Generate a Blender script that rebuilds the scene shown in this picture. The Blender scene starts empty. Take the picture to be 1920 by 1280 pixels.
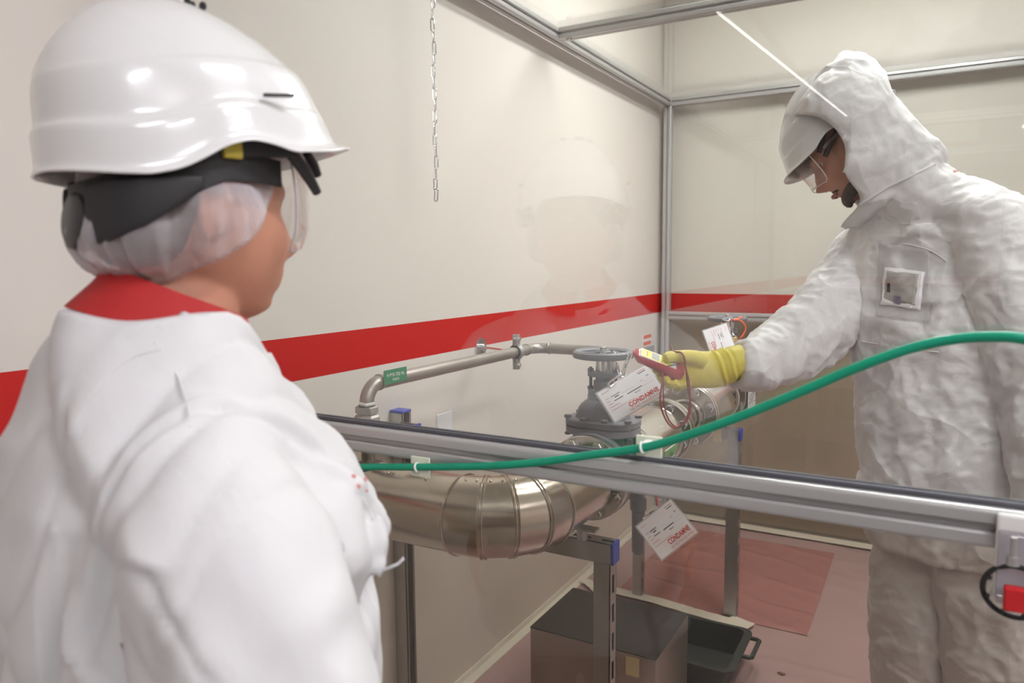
import bpy, bmesh, math, random
import numpy as np
from mathutils import Vector, Matrix, noise
S = bpy.context.scene
COL = S.collection
R = math.radians
random.seed(4)

# ------------------------------------------------------------------ camera
FPX, YAW, PITCH, ROLL = 1382.36, 0.516771, 0.1043645, 0.00909581
CAM = np.array([0.0, 0.0, 1.45])
def cam_axes():
    fw = np.array([-math.sin(YAW)*math.cos(PITCH), math.cos(YAW)*math.cos(PITCH), -math.sin(PITCH)])
    r = np.array([math.cos(YAW), math.sin(YAW), 0.0]); dn = np.cross(fw, r)
    c, s = math.cos(ROLL), math.sin(ROLL)
    return c*r+s*dn, -s*r+c*dn, fw
RT, DN, FW = cam_axes()
def W(x, y, d):                       # a surveyed point: sight line through (x, y), d metres deep
    return Vector(CAM + d*(RT*(x-960)/FPX + DN*(y-640)/FPX + FW))
cd = bpy.data.cameras.new('camera'); cam = bpy.data.objects.new('camera', cd); COL.objects.link(cam)
cam.matrix_world = Matrix(((RT[0], -DN[0], -FW[0], CAM[0]), (RT[1], -DN[1], -FW[1], CAM[1]), (RT[2], -DN[2], -FW[2], CAM[2]), (0, 0, 0, 1)))
cd.sensor_width = 36; cd.lens = FPX/1920*36; cd.clip_start = 0.02
cd.dof.use_dof = True; cd.dof.focus_distance = 1.85; cd.dof.aperture_fstop = 5.0
S.camera = cam

# ------------------------------------------------------------------ world and exposure
wd = bpy.data.worlds.new('world'); S.world = wd; wd.use_nodes = True
wd.node_tree.nodes['Background'].inputs[0].default_value = (0.9, 0.95, 1, 1)
wd.node_tree.nodes['Background'].inputs[1].default_value = 0.1
S.view_settings.view_transform = 'Standard'; S.view_settings.look = 'None'
S.view_settings.exposure = 0.0; S.view_settings.gamma = 1.0; S.view_settings.use_curve_mapping = False
LAMP = 55.0                            # radiance of the ceiling luminaires' diffusers
try:
    S.cycles.transparent_max_bounces = 32; S.cycles.max_bounces = 10
    S.cycles.diffuse_bounces = 5; S.cycles.glossy_bounces = 6; S.cycles.caustics_reflective = False; S.cycles.caustics_refractive = False
    S.cycles.use_denoising = True
except Exception: pass

# ------------------------------------------------------------------ materials
def nmat(name):
    m = bpy.data.materials.new(name); m.use_nodes = True
    return m, m.node_tree, m.node_tree.nodes['Principled BSDF']
def mat(name, col, rough=0.5, metal=0.0, bump=0.0, bscale=40, var=0.0, vscale=8, coat=0.0, spec=0.5, stretch=None, sss=0.0, rvar=0.0, detail=4):
    m, nt, b = nmat(name); N, L = nt.nodes, nt.links
    b.inputs['Base Color'].default_value = (*col, 1); b.inputs['Roughness'].default_value = rough
    b.inputs['Metallic'].default_value = metal; b.inputs['Specular IOR Level'].default_value = spec
    if coat: b.inputs['Coat Weight'].default_value = coat; b.inputs['Coat Roughness'].default_value = 0.08
    if sss: b.inputs['Subsurface Weight'].default_value = sss; b.inputs['Subsurface Radius'].default_value = (0.01, 0.004, 0.002); b.inputs['Subsurface Scale'].default_value = 0.5
    if bump or var or rvar:
        tc = N.new('ShaderNodeTexCoord'); mp = N.new('ShaderNodeMapping'); L.new(tc.outputs['Object'], mp.inputs[0])
        if stretch: mp.inputs['Scale'].default_value = stretch
    if bump:
        n = N.new('ShaderNodeTexNoise'); n.inputs['Scale'].default_value = bscale; n.inputs['Detail'].default_value = detail; L.new(mp.outputs[0], n.inputs[0])
        bp = N.new('ShaderNodeBump'); bp.inputs['Strength'].default_value = bump; bp.inputs['Distance'].default_value = 0.004
        L.new(n.outputs[0], bp.inputs['Height']); L.new(bp.outputs[0], b.inputs['Normal'])
    if var or rvar:
        n = N.new('ShaderNodeTexNoise'); n.inputs['Scale'].default_value = vscale; n.inputs['Detail'].default_value = 5; L.new(mp.outputs[0], n.inputs[0])
        if var:
            cr = N.new('ShaderNodeMix'); cr.data_type = 'RGBA'
            cr.inputs['A'].default_value = (*[c*(1-var) for c in col], 1); cr.inputs['B'].default_value = (*[min(1, c*(1+var)) for c in col], 1)
            L.new(n.outputs[0], cr.inputs['Factor']); L.new(cr.outputs['Result'], b.inputs['Base Color'])
        if rvar:
            mr = N.new('ShaderNodeMapRange'); mr.inputs['To Min'].default_value = rough-rvar; mr.inputs['To Max'].default_value = rough+rvar
            L.new(n.outputs[0], mr.inputs[0]); L.new(mr.outputs[0], b.inputs['Roughness'])
    return m
def wallmat():                          # cream paint with a red band round the room
    m, nt, b = nmat('wall paint'); N, L = nt.nodes, nt.links
    g = N.new('ShaderNodeNewGeometry'); sp = N.new('ShaderNodeSeparateXYZ'); L.new(g.outputs['Position'], sp.inputs[0])
    lo = N.new('ShaderNodeMath'); lo.operation = 'GREATER_THAN'; lo.inputs[1].default_value = 1.167; L.new(sp.outputs[2], lo.inputs[0])
    hi = N.new('ShaderNodeMath'); hi.operation = 'LESS_THAN'; hi.inputs[1].default_value = 1.276; L.new(sp.outputs[2], hi.inputs[0])
    mu = N.new('ShaderNodeMath'); mu.operation = 'MULTIPLY'; L.new(lo.outputs[0], mu.inputs[0]); L.new(hi.outputs[0], mu.inputs[1])
    n = N.new('ShaderNodeTexNoise'); n.inputs['Scale'].default_value = 2.0; n.inputs['Detail'].default_value = 3; L.new(g.outputs['Position'], n.inputs[0])
    c1 = N.new('ShaderNodeMix'); c1.data_type = 'RGBA'; c1.inputs['A'].default_value = (0.72, 0.668, 0.615, 1); c1.inputs['B'].default_value = (0.755, 0.705, 0.65, 1); L.new(n.outputs[0], c1.inputs['Factor'])
    c2 = N.new('ShaderNodeMix'); c2.data_type = 'RGBA'; L.new(mu.outputs[0], c2.inputs['Factor']); L.new(c1.outputs['Result'], c2.inputs['A']); c2.inputs['B'].default_value = (0.56, 0.012, 0.010, 1)
    L.new(c2.outputs['Result'], b.inputs['Base Color']); b.inputs['Roughness'].default_value = 0.55
    return m
def glassmat(name, tint, refl=1.0, rough=0.0, ior=1.5):   # thin sheet: tinted clear pass-through plus a Fresnel mirror
    m = bpy.data.materials.new(name); m.use_nodes = True; nt = m.node_tree; N, L = nt.nodes, nt.links; N.clear()
    o = N.new('ShaderNodeOutputMaterial'); t = N.new('ShaderNodeBsdfTransparent'); g = N.new('ShaderNodeBsdfGlossy'); mx = N.new('ShaderNodeMixShader'); f = N.new('ShaderNodeFresnel')
    t.inputs[0].default_value = (*tint, 1); g.inputs['Roughness'].default_value = rough; ge = N.new('ShaderNodeNewGeometry'); mr = N.new('ShaderNodeMapRange'); mr.inputs['To Min'].default_value = ior; mr.inputs['To Max'].default_value = 1/ior
    L.new(ge.outputs['Backfacing'], mr.inputs[0]); L.new(mr.outputs[0], f.inputs[0])
    g.inputs[0].default_value = (refl, refl, refl, 1)
    L.new(f.outputs[0], mx.inputs[0]); L.new(t.outputs[0], mx.inputs[1]); L.new(g.outputs[0], mx.inputs[2]); L.new(mx.outputs[0], o.inputs[0])
    return m
def filmmat(name, col, alpha, rough=0.4):  # gauze or thin plastic film
    m, nt, b = nmat(name); b.inputs['Base Color'].default_value = (*col, 1); b.inputs['Roughness'].default_value = rough
    N, L = nt.nodes, nt.links
    t = N.new('ShaderNodeBsdfTransparent'); mx = N.new('ShaderNodeMixShader'); lw = N.new('ShaderNodeLayerWeight'); lw.inputs[0].default_value = 0.35
    ad = N.new('ShaderNodeMath'); ad.operation = 'MULTIPLY_ADD'; ad.inputs[1].default_value = 0.6; ad.inputs[2].default_value = alpha; ad.use_clamp = True
    L.new(lw.outputs['Facing'], ad.inputs[0]); L.new(ad.outputs[0], mx.inputs[0]); L.new(t.outputs[0], mx.inputs[1]); L.new(b.outputs[0], mx.inputs[2])
    L.new(mx.outputs[0], N['Material Output'].inputs[0])
    return m
def emit(name, col, s):
    m = bpy.data.materials.new(name); m.use_nodes = True; nt = m.node_tree; nt.nodes.clear()
    o = nt.nodes.new('ShaderNodeOutputMaterial'); e = nt.nodes.new('ShaderNodeEmission'); e.inputs[0].default_value = (*col, 1); e.inputs[1].default_value = s
    nt.links.new(e.outputs[0], o.inputs[0]); return m
def tyvekmat():                         # crumpled nonwoven: two layers of sharp creases
    m, nt, b = nmat('white nonwoven coverall'); N, L = nt.nodes, nt.links
    b.inputs['Base Color'].default_value = (0.79, 0.775, 0.78, 1); b.inputs['Roughness'].default_value = 0.55
    tc = N.new('ShaderNodeTexCoord'); prev = None
    for sc, st, dist in ((6.5, .85, .022), (17, .5, .007), (48, .3, .002)):
        w = N.new('ShaderNodeTexNoise'); w.inputs['Scale'].default_value = sc*.6; L.new(tc.outputs['Object'], w.inputs[0])
        ad = N.new('ShaderNodeVectorMath'); ad.operation = 'MULTIPLY_ADD'; ad.inputs[1].default_value = (.35/sc*6,)*3; L.new(w.outputs['Color'], ad.inputs[0]); L.new(tc.outputs['Object'], ad.inputs[2])
        v = N.new('ShaderNodeTexVoronoi'); v.feature = 'F1'; v.inputs['Scale'].default_value = sc; L.new(ad.outputs[0], v.inputs['Vector'])
        bp = N.new('ShaderNodeBump'); bp.inputs['Strength'].default_value = st; bp.inputs['Distance'].default_value = dist; L.new(v.outputs['Distance'], bp.inputs['Height'])
        if prev: L.new(prev.outputs[0], bp.inputs['Normal'])
        prev = bp
    L.new(prev.outputs[0], b.inputs['Normal']); return m
M = dict(
    wall=wallmat(), ceil=mat('ceiling paint', (0.78, 0.78, 0.74), 0.8), rubberfloor=mat('grey floor', (0.30, 0.29, 0.28), 0.5, var=0.1),
    alu=mat('anodised aluminium', (0.50, 0.495, 0.49), 0.34, 0.45, rvar=0.04, vscale=60), steel=mat('brushed steel jacket', (0.75, 0.715, 0.665), 0.21, 1.0, rvar=0.05, vscale=30, stretch=(1, 1, 1)),
    bead=mat('polished steel bead', (0.74, 0.70, 0.65), 0.18, 1.0), flange=mat('machined flange steel', (0.60, 0.57, 0.53), 0.25, 1.0, rvar=0.06, vscale=20),
    zinc=mat('galvanised steel', (0.50, 0.49, 0.48), 0.42, 0.85, var=0.12, vscale=25), dark=mat('dark slot', (0.02, 0.02, 0.022), 0.7),
    pipe=mat('weathered steel pipe', (0.40, 0.36, 0.33), 0.42, 0.8, var=0.2, vscale=14, bump=0.1), cast=mat('malleable cast fitting', (0.48, 0.45, 0.43), 0.5, 0.6, var=0.1, bump=0.2, bscale=120),
    iron=mat('grey painted cast iron', (0.205, 0.205, 0.222), 0.5, 0.0, bump=0.25, bscale=90, var=0.12), chrome=mat('chrome', (0.82, 0.82, 0.84), 0.13, 1.0),
    blue=mat('blue plastic cap', (0.03, 0.06, 0.42), 0.35), green=mat('green hose rubber', (0.0, 0.30, 0.17), 0.42), greenp=mat('green label', (0.03, 0.24, 0.11), 0.4), greeneau=mat('light green label', (0.16, 0.42, 0.10), 0.4),
    cream=mat('cream plastic mount', (0.80, 0.82, 0.68), 0.4), white=mat('white plastic', (0.84, 0.84, 0.82), 0.3), paper=mat('laminated paper', (0.90, 0.88, 0.91), 0.3, coat=0.3), clearfilm=filmmat('clear laminate', (0.8, 0.8, 0.82), 0.35, 0.1),
    red=mat('red print', (0.62, 0.05, 0.04), 0.5), redp=mat('red plastic', (0.55, 0.015, 0.02), 0.3), pinkred=mat('pale red print', (0.68, 0.28, 0.26), 0.5), black=mat('black print', (0.03, 0.03, 0.04), 0.5), greyp=mat('grey print', (0.35, 0.34, 0.36), 0.5),
    orange=mat('orange print', (0.80, 0.12, 0.04), 0.45), orangec=mat('orange cord', (0.85, 0.13, 0.02), 0.4), brass=mat('brass', (0.56, 0.42, 0.20), 0.38, 0.8), yellow=mat('yellow print', (0.78, 0.74, 0.08), 0.45), yellowc=mat('yellowish paper', (0.60, 0.50, 0.30), 0.5),
    blackp=mat('black plastic', (0.018, 0.018, 0.02), 0.4), blackf=mat('black webbing', (0.022, 0.021, 0.023), 0.6), tray=mat('dark plastic tray', (0.030, 0.038, 0.036), 0.45, var=0.1), boxs=mat('bare steel box', (0.44, 0.39, 0.35), 0.34, 0.8, rvar=0.12, vscale=6, var=0.25, stretch=(1, 1, 0.4)),
    boxt=mat('dark box lid', (0.032, 0.030, 0.028), 0.35, 0.3, var=0.15), tape=mat('white adhesive tape', (0.72, 0.68, 0.60), 0.5, bump=0.2, bscale=30), sheet=mat('pink plastic sheet', (0.47, 0.33, 0.335), 0.24, bump=0.9, bscale=5, var=0.10, vscale=3, detail=3),
    sheetd=mat('darker pink plastic sheet', (0.42, 0.20, 0.19), 0.22, bump=0.5, bscale=9, var=0.08, vscale=3, detail=3), clear=glassmat('clear acrylic', (0.985, 0.99, 0.98), ior=1.66), roof=glassmat('roof acrylic', (0.955, 0.975, 0.945)), bronze=glassmat('bronze acrylic', (0.80, 0.77, 0.725)),
    lens=glassmat('clear lens', (0.95, 0.93, 0.93), 1.0), clearp=glassmat('clear plastic block', (0.85, 0.84, 0.86), 1.0, 0.1), seal=mat('grey rubber seal', (0.10, 0.10, 0.12), 0.45),
    shell=mat('white helmet shell', (0.74, 0.745, 0.74), 0.22, coat=0.5), skin=mat('skin', (0.58, 0.28, 0.185), 0.5, sss=0.15, bump=0.05, bscale=200, var=0.06), skin2=mat('tanned skin', (0.60, 0.30, 0.215), 0.45, sss=0.12, bump=0.05, bscale=250, var=0.1, vscale=25),
    hair=mat('dark blond hair', (0.14, 0.10, 0.065), 0.5, bump=0.8, bscale=60, stretch=(1, 1, 0.15)), beard=mat('grey brown beard', (0.07, 0.045, 0.035), 0.7, bump=0.8, bscale=300), net=filmmat('hair net gauze', (0.72, 0.69, 0.72), 0.17, 0.6), redcloth=mat('red cotton', (0.40, 0.014, 0.014), 0.75, bump=0.15, bscale=160),
    coat=mat('white cotton twill', (0.64, 0.64, 0.647), 0.85, bump=0.9, bscale=11, detail=4, stretch=(1.4, 1.4, .55)), tyvek=tyvekmat(), rubber=mat('yellow rubber glove', (0.70, 0.60, 0.10), 0.5, bump=0.1, bscale=60, var=0.06), lip=mat('lip', (0.42, 0.14, 0.11), 0.45),
    lamp2=emit('dim tube', (1.0, 0.985, 0.97), 5.5), lamp=emit('luminaire diffuser', (1.0, 0.975, 1.02), LAMP), eye=mat('eye white', (0.7, 0.68, 0.66), 0.2), iris=mat('iris', (0.05, 0.03, 0.02), 0.2), door=mat('grey door', (0.25, 0.25, 0.26), 0.4), yellowpl=mat('yellow plastic', (0.60, 0.48, 0.06), 0.45))

# ------------------------------------------------------------------ mesh kit
def V(*a): return Vector(a if len(a) > 1 else a[0])
def frame(d):
    d = Vector(d).normalized(); a = Vector((0, 0, 1)) if abs(d.z) < 0.9 else Vector((1, 0, 0))
    u = a.cross(d).normalized(); return u, d.cross(u).normalized()
class MB:
    def __init__(s): s.v = []; s.f = []; s.m = []
    def add(s, vs, fs, m=0):
        k = len(s.v); s.v += [Vector(p) for p in vs]; s.f += [[i+k for i in f] for f in fs]; s.m += [m]*len(fs); return s
    def box(s, lo, hi, m=0):
        x, y, z = [(min(a, b), max(a, b)) for a, b in zip(lo, hi)]
        vs = [(x[i], y[j], z[k]) for i in (0, 1) for j in (0, 1) for k in (0, 1)]
        return s.add(vs, [(0, 1, 3, 2), (4, 6, 7, 5), (0, 4, 5, 1), (2, 3, 7, 6), (0, 2, 6, 4), (1, 5, 7, 3)], m)
    def obox(s, c, u, v, w, m=0):        # oriented box: centre and three half vectors
        c, u, v, w = map(Vector, (c, u, v, w)); vs = [c+i*u+j*v+k*w for i in (-1, 1) for j in (-1, 1) for k in (-1, 1)]
        return s.add(vs, [(0, 1, 3, 2), (4, 6, 7, 5), (0, 4, 5, 1), (2, 3, 7, 6), (0, 2, 6, 4), (1, 5, 7, 3)], m)
    def loft(s, rings, m=0, cap=True, closed=False):
        n = len(rings[0]); vs = [p for r in rings for p in r]; fs = []; K = len(rings)
        for k in range(K if closed else K-1):
            for i in range(n):
                a, b = k*n+i, k*n+(i+1) % n; c, d = ((k+1) % K)*n+(i+1) % n, ((k+1) % K)*n+i; fs.append((a, b, c, d))
        if cap and not closed: fs += [tuple(reversed(range(n))), tuple(range((K-1)*n, K*n))]
        return s.add(vs, fs, m)
    def lathe(s, o, d, prof, n=32, m=0, cap=True):
        o = Vector(o); u, v = frame(d); d = Vector(d).normalized()
        return s.loft([[o+d*h+(u*math.cos(2*math.pi*i/n)+v*math.sin(2*math.pi*i/n))*r for i in range(n)] for r, h in prof], m, cap)
    def cyl(s, a, b, r, r2=None, n=20, m=0):
        a, b = Vector(a), Vector(b); return s.lathe(a, b-a, [(r, 0), (r if r2 is None else r2, (b-a).length)], n, m)
    def hexn(s, c, d, r, h, m=0): return s.lathe(c, d, [(r, 0), (r, h*0.85), (r*0.86, h)], 6, m)
    def tube(s, pts, r, n=10, m=0, closed=False):
        pts = [Vector(p) for p in pts]; K = len(pts); rr = r if isinstance(r, (list, tuple)) else [r]*K
        tan = []
        for i in range(K):
            a = pts[(i-1) % K] if (closed or i) else pts[0]; b = pts[(i+1) % K] if (closed or i < K-1) else pts[-1]; tan.append((b-a).normalized())
        u, _ = frame(tan[0]); rings = []
        for i in range(K):
            u = (u - tan[i]*u.dot(tan[i])).normalized(); v = tan[i].cross(u)
            rings.append([pts[i]+(u*math.cos(2*math.pi*j/n)+v*math.sin(2*math.pi*j/n))*rr[i] for j in range(n)])
        return s.loft(rings, m, True, closed)
    def torus(s, c, d, R0, r, n=40, k=8, m=0, a0=0, a1=2*math.pi):
        c = Vector(c); u, v = frame(d); full = a1-a0 > 6.28
        return s.tube([c+(u*math.cos(a0+(a1-a0)*i/(n if full else n-1))+v*math.sin(a0+(a1-a0)*i/(n if full else n-1)))*R0 for i in range(n)], r, k, m, full)
    def ell(s, c, r, n=24, k=14, m=0, axes=None):
        c = Vector(c); X, Y, Z = axes or (V(1, 0, 0), V(0, 1, 0), V(0, 0, 1)); r = (r, r, r) if not hasattr(r, '__len__') else r
        rings = [[c+X*(r[0]*math.sin(t)*math.cos(p))+Y*(r[1]*math.sin(t)*math.sin(p))+Z*(-r[2]*math.cos(t)) for p in [2*math.pi*i/n for i in range(n)]] for t in [math.pi*(j+0.3)/(k+0.6-1+1) for j in range(k+1)]]
        return s.loft(rings, m, True)
    def prism(s, poly, o, u, v, w, m=0):
        o, u, v, w = map(Vector, (o, u, v, w)); return s.loft([[o+u*a+v*b for a, b in poly], [o+u*a+v*b+w for a, b in poly]], m)
    def mesh(s, name, sharp=35):
        me = bpy.data.meshes.new(name); me.from_pydata([tuple(p) for p in s.v], [], s.f)
        for p, mi in zip(me.polygons, s.m): p.material_index = mi
        bm = bmesh.new(); bm.from_mesh(me); bmesh.ops.recalc_face_normals(bm, faces=bm.faces); bm.to_mesh(me); bm.free()
        me.polygons.foreach_set('use_smooth', [True]*len(me.polygons)); me.set_sharp_from_angle(angle=R(sharp)); return me
    def build(s, name, mats, parent=None, bevel=0, sharp=35, label=None):
        return link(name, s.mesh(name, sharp), mats, parent, bevel, label)
def root_loc(p):
    while p.parent: p = p.parent
    return p.location.copy()
def link(name, me, mats, parent=None, bevel=0, label=None):
    o = bpy.data.objects.new(name, me); COL.objects.link(o)
    for m in (mats if isinstance(mats, (list, tuple)) else [mats]): me.materials.append(m)
    if parent: off = root_loc(parent)
    else:
        c = np.array([v.co for v in me.vertices]); lo, hi = c.min(0), c.max(0); off = Vector(((lo[0]+hi[0])/2, (lo[1]+hi[1])/2, lo[2])); o.location = off
    me.transform(Matrix.Translation(-off))
    if parent: o.parent = parent
    if bevel:
        b = o.modifiers.new('bevel', 'BEVEL'); b.width = bevel; b.segments = 2; b.limit_method = 'ANGLE'; b.angle_limit = R(40); b.harden_normals = False
    if label: o['label'] = label
    return o
def tag(o, label=None, cat=None, group=None, kind=None):
    for k, v in (('label', label), ('category', cat), ('group', group), ('kind', kind)):
        if v: o[k] = v
    return o
def thing(name, loc, label, cat, group=None):
    o = bpy.data.objects.new(name, None); COL.objects.link(o); o.location = loc; o.empty_display_size = 0.05; return tag(o, label, cat, group)
def copy_tree(o, parent=None):
    c = o.copy(); COL.objects.link(c)
    if parent: c.parent = parent
    for ch in list(o.children): copy_tree(ch, c)
    return c
def arc(c, a, b, r, n, t0=0, t1=math.pi/2): return [Vector(c)+Vector(a)*r*math.cos(t0+(t1-t0)*i/n)+Vector(b)*r*math.sin(t0+(t1-t0)*i/n) for i in range(n+1)]
def smooth_path(P, n=8):                 # Catmull-Rom
    P = [Vector(p) for p in P]; out = []; Q = [2*P[0]-P[1]]+P+[2*P[-1]-P[-2]]
    for i in range(1, len(Q)-2):
        for k in range(n):
            t = k/n; a, b, c, d = Q[i-1:i+3]
            out.append(0.5*((2*b)+(c-a)*t+(2*a-5*b+4*c-d)*t*t+(3*b-a-3*c+d)*t**3))
    return out+[P[-1]]
FONT = [None]
def text(name, body, o, u, v, size, m, parent, spacing=1.0, bold=0.0, align='LEFT', label=None, fit=None):   # flat lettering lying in the plane u, v
    c = bpy.data.curves.new(name, 'FONT'); c.body = body; c.size = size; c.align_x = align; c.extrude = 0.00015; c.offset = bold; c.space_character = spacing
    t = bpy.data.objects.new('t', c); COL.objects.link(t); dg = bpy.context.evaluated_depsgraph_get()
    me = bpy.data.meshes.new_from_object(t.evaluated_get(dg)); bpy.data.objects.remove(t); me.materials.clear()
    if fit:
        xs_ = [q.co.x for q in me.vertices]; me.transform(Matrix.Scale(fit/(max(xs_)-min(xs_)), 4, (1, 0, 0)))
    u = Vector(u).normalized(); v = Vector(v).normalized(); w = u.cross(v)
    me.transform(Matrix((u, v, w)).transposed().to_4x4()); me.transform(Matrix.Translation(Vector(o)))
    return link(name, me, m, parent, label=label)
# ------------------------------------------------------------------ the room
XL, YB = -1.36, 4.14
X1, Y0, ZC = 3.6, -7.2, 3.0
def struct(name, mb, m, **k): return tag(mb.build(name, m, **k), kind='structure')
struct('floor', MB().box((XL-.1, Y0-.1, -.12), (X1+.1, YB+.1, 0)), M['rubberfloor'])
struct('ceiling', MB().box((XL-.1, Y0-.1, ZC), (X1+.1, YB+.1, ZC+.1)), M['ceil'])
struct('wall_left', MB().box((XL-.1, Y0-.1, 0), (XL, YB+.1, ZC)), M['wall'])
struct('wall_back', MB().box((XL, YB, 0), (X1, YB+.1, ZC)), M['wall'])
struct('wall_right', MB().box((X1, Y0-.1, 0), (X1+.1, YB+.1, ZC)), M['wall'])
struct('wall_front', MB().box((XL, Y0-.1, 0), (X1, Y0, ZC)), M['wall'])
d = struct('door_1', MB().box((.6, Y0, 0), (1.5, Y0+.05, 2.1)), M['door'], bevel=.004)
tag(MB().tube([(1.4, Y0+.05, 1.02), (1.4, Y0+.1, 1.02), (1.28, Y0+.1, 1.02)], .01).build('door_handle', M['chrome'], d), label='chrome lever handle')

def tape(name, pts, wdt, nrm, m=None):  # strip of tape following points, edges slightly torn
    mb = MB(); nrm = Vector(nrm).normalized(); rings = []
    P = smooth_path(pts, 6)
    for i, p in enumerate(P):
        t = (P[min(i+1, len(P)-1)]-P[max(i-1, 0)]).normalized(); s = t.cross(nrm)
        a, b = wdt/2+random.uniform(-.002, .002), wdt/2+random.uniform(-.002, .002)
        rings.append([p+s*a, p+s*a+nrm*.0012, p-s*b+nrm*.0012, p-s*b])
    return mb.loft(rings).build(name, m or M['tape'])
# coved white skirting tape between wall and floor
mb = MB(); rings = []
for y in np.linspace(.6, YB-.01, 60):
    w = .036+.004*noise.noise((0, y*3, 0)); h = .030+.003*noise.noise((5, y*4, 0)); q = .006
    rings.append([(XL, y, .001), (XL, y, h), (XL+.004, y, h), (XL+q+.004, y, q+.008), (XL+w, y, .005), (XL+w, y, .001)])
struct('baseboard_left', mb.loft(rings), M['tape'])
# pink plastic sheets
def sheet(name, x0, x1, y0, y1, z, m, label, seed, amp=.6):
    nx, ny = 110, 150; vs = []
    for j in range(ny+1):
        for i in range(nx+1):
            x, y = x0+(x1-x0)*i/nx, y0+(y1-y0)*j/ny
            h = .0075*max(0, 1-abs(noise.noise((x*2.2+seed, y*4.5, 0)))*5)+.004*max(0, 1-abs(noise.noise((x*5, y*3+seed, 3)))*6)+.001; h *= amp
            e = min(i, nx-i, j, ny-j); h = max(.0, h)*min(1, e/3)
            vs.append((x, y, z+h))
    n = nx+1; fs = [(j*n+i, j*n+i+1, (j+1)*n+i+1, (j+1)*n+i) for j in range(ny) for i in range(nx)]
    k = len(vs); vs2 = [(a, b, .0005 if z < .002 else z-.0008) for a, b, c in vs]; fs2 = [tuple(reversed([q+k for q in f])) for f in fs]
    edge = [(j*n, 0) for j in range(0)]
    mb = MB().add(vs, fs); mb.add(vs2, [tuple(reversed(f)) for f in fs])
    return tag(mb.build(name, m, sharp=180), label, 'plastic sheet')
sheet('plastic_floor_sheet', XL+.03, .9, .99, 4.04, .0015, M['sheet'], 'large pink plastic sheet covering the booth floor', 0, .4)
sheet('plastic_floor_patch', -1.15, -.36, 2.93, 3.86, .0075, M['sheetd'], 'darker pink plastic patch on the floor behind the support legs', 7, .85)
sheet('plastic_floor_patch', -1.28, .88, 1.0, 2.80, .0075, M['sheet'], 'front pink plastic sheet overlapping, edge behind the tray', 3)
tag(tape('floor_tape', [(-1.26, 2.93, .0165), (-1.0, 2.925, .0165), (-.8, 2.90, .0165), (-.66, 2.885, .0165)], .06, (0, 0, 1)), 'torn white tape strip along floor seam behind the black tray', 'tape')
tag(tape('floor_tape', [(-.66, 2.90, .018), (-.625, 2.885, .018), (-.565, 2.865, .018)], .09, (0, 0, 1)), 'short wide white tape piece at foot of right rear support leg', 'tape')
tag(tape('floor_tape', [(-1.315, 2.96, .018), (-1.27, 2.935, .0175), (-1.20, 2.875, .017)], .05, (0, 0, 1)), 'crumpled white tape end where floor seam meets left wall', 'tape')
tag(tape('floor_tape', [(XL+.06, 4.018, .0145), (-.6, 4.015, .0145), (-.2, 4.012, .0145), (.6, 4.015, .0145)], .075, (0, 0, 1)), 'long white tape strip along foot of the rear booth wall', 'tape')
for (x, y, s, lb) in ((-.398, 2.59, .013, 'small brown wood chip on pink sheet near the tray'), (-1.13, 1.78, .02, 'brown scrap of dirt on pink sheet in front of steel box')):
    mb = MB().ell((x, y, .013+s*.2), (s, s*.55, s*.35), 10, 6)
    for p in mb.v: p += Vector((noise.noise(p*60), noise.noise(p*60+V(9, 0, 0)), 0))*s*.4
    tag(mb.build('debris_chip', mat('brown chip', (.22, .14, .08), .8)), lb, 'debris')

# ------------------------------------------------------------------ ceiling luminaires
def luminaire(name, c, L, wd_, ang, label, grp):
    t = thing(name, (c[0], c[1], ZC-.075), label, 'ceiling light', grp)
    a, b = Vector((math.cos(ang), math.sin(ang), 0)), Vector((-math.sin(ang), math.cos(ang), 0)); z = Vector((0, 0, 1)); c = Vector((*c, 0))
    MB().obox(c+z*(ZC-.0375), b*L/2, a*(wd_/2), z*.0375).build('housing', M['white'], t, bevel=.004)
    MB().obox(c+z*(ZC-.078), b*(L/2-.02), a*(wd_/2-.010), z*.004).build('diffuser', M['lamp'] if wd_ > .1 else M['lamp2'], t)
    return t
for i, (x, y) in enumerate(((.15, 2.6), (-.45, 2.85), (.85, .55), (2.1, .55), (.9, -1.6), (2.2, -1.6))):  # the left rear one is added to brighten the back wall
    luminaire('ceiling_light', (x, y), {2.6: 1.3, 2.3: 1.2, 2.85: 1.0, .55: 1.0}.get(y, .95), .20, 0.0, 'long unseen fluorescent ceiling light above the booth and its aisle', 'ceiling lights above the booth')
luminaire('ceiling_light', (-1.0, -4.55), 3.9, .034, R(5.1), 'thin fluorescent strip light on ceiling beside the left wall', None)

# ------------------------------------------------------------------ glass booth
def profile(h=.0225, s=.0042, d=.010, c=.0055, g=.0026):
    q = [(s+g, h), (s, h-g), (s, h-d), (-s, h-d), (-s, h-g), (-s-g, h), (-h+c, h), (-h+c*.62, h-c*.08), (-h+c*.29, h-c*.29), (-h+c*.08, h-c*.62), (-h, h-c)]
    out = []
    for k in range(4):
        a = k*math.pi/2; ca, sa = round(math.cos(a)), round(math.sin(a)); out += [(x*ca-y*sa, x*sa+y*ca) for x, y in q]
    return out
PR = profile()
def bar(name, a, b, parent, label=None):
    a, b = Vector(a), Vector(b); u, v = frame(b-a); return MB().prism(PR, a, u, v, b-a).build(name, M['alu'], parent, label=label, sharp=32)
booth = thing('glass_booth', (-.6, 2.5, 0), 'clear and bronze acrylic booth with grey aluminium frame around the pipework', 'booth')
BX0, BX1, BYF, BYB = -1.305, 1.10, .967, 4.073
ZR, ZM = 2.3275, 1.1545
bar('corner_post', (BX0, BYB, .012), (BX0, BYB, ZR+.0225), booth, 'rear left corner post')
bar('corner_post', (BX0, BYF, .012), (BX0, BYF, ZR+.0225), booth, 'front left corner post')
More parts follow.
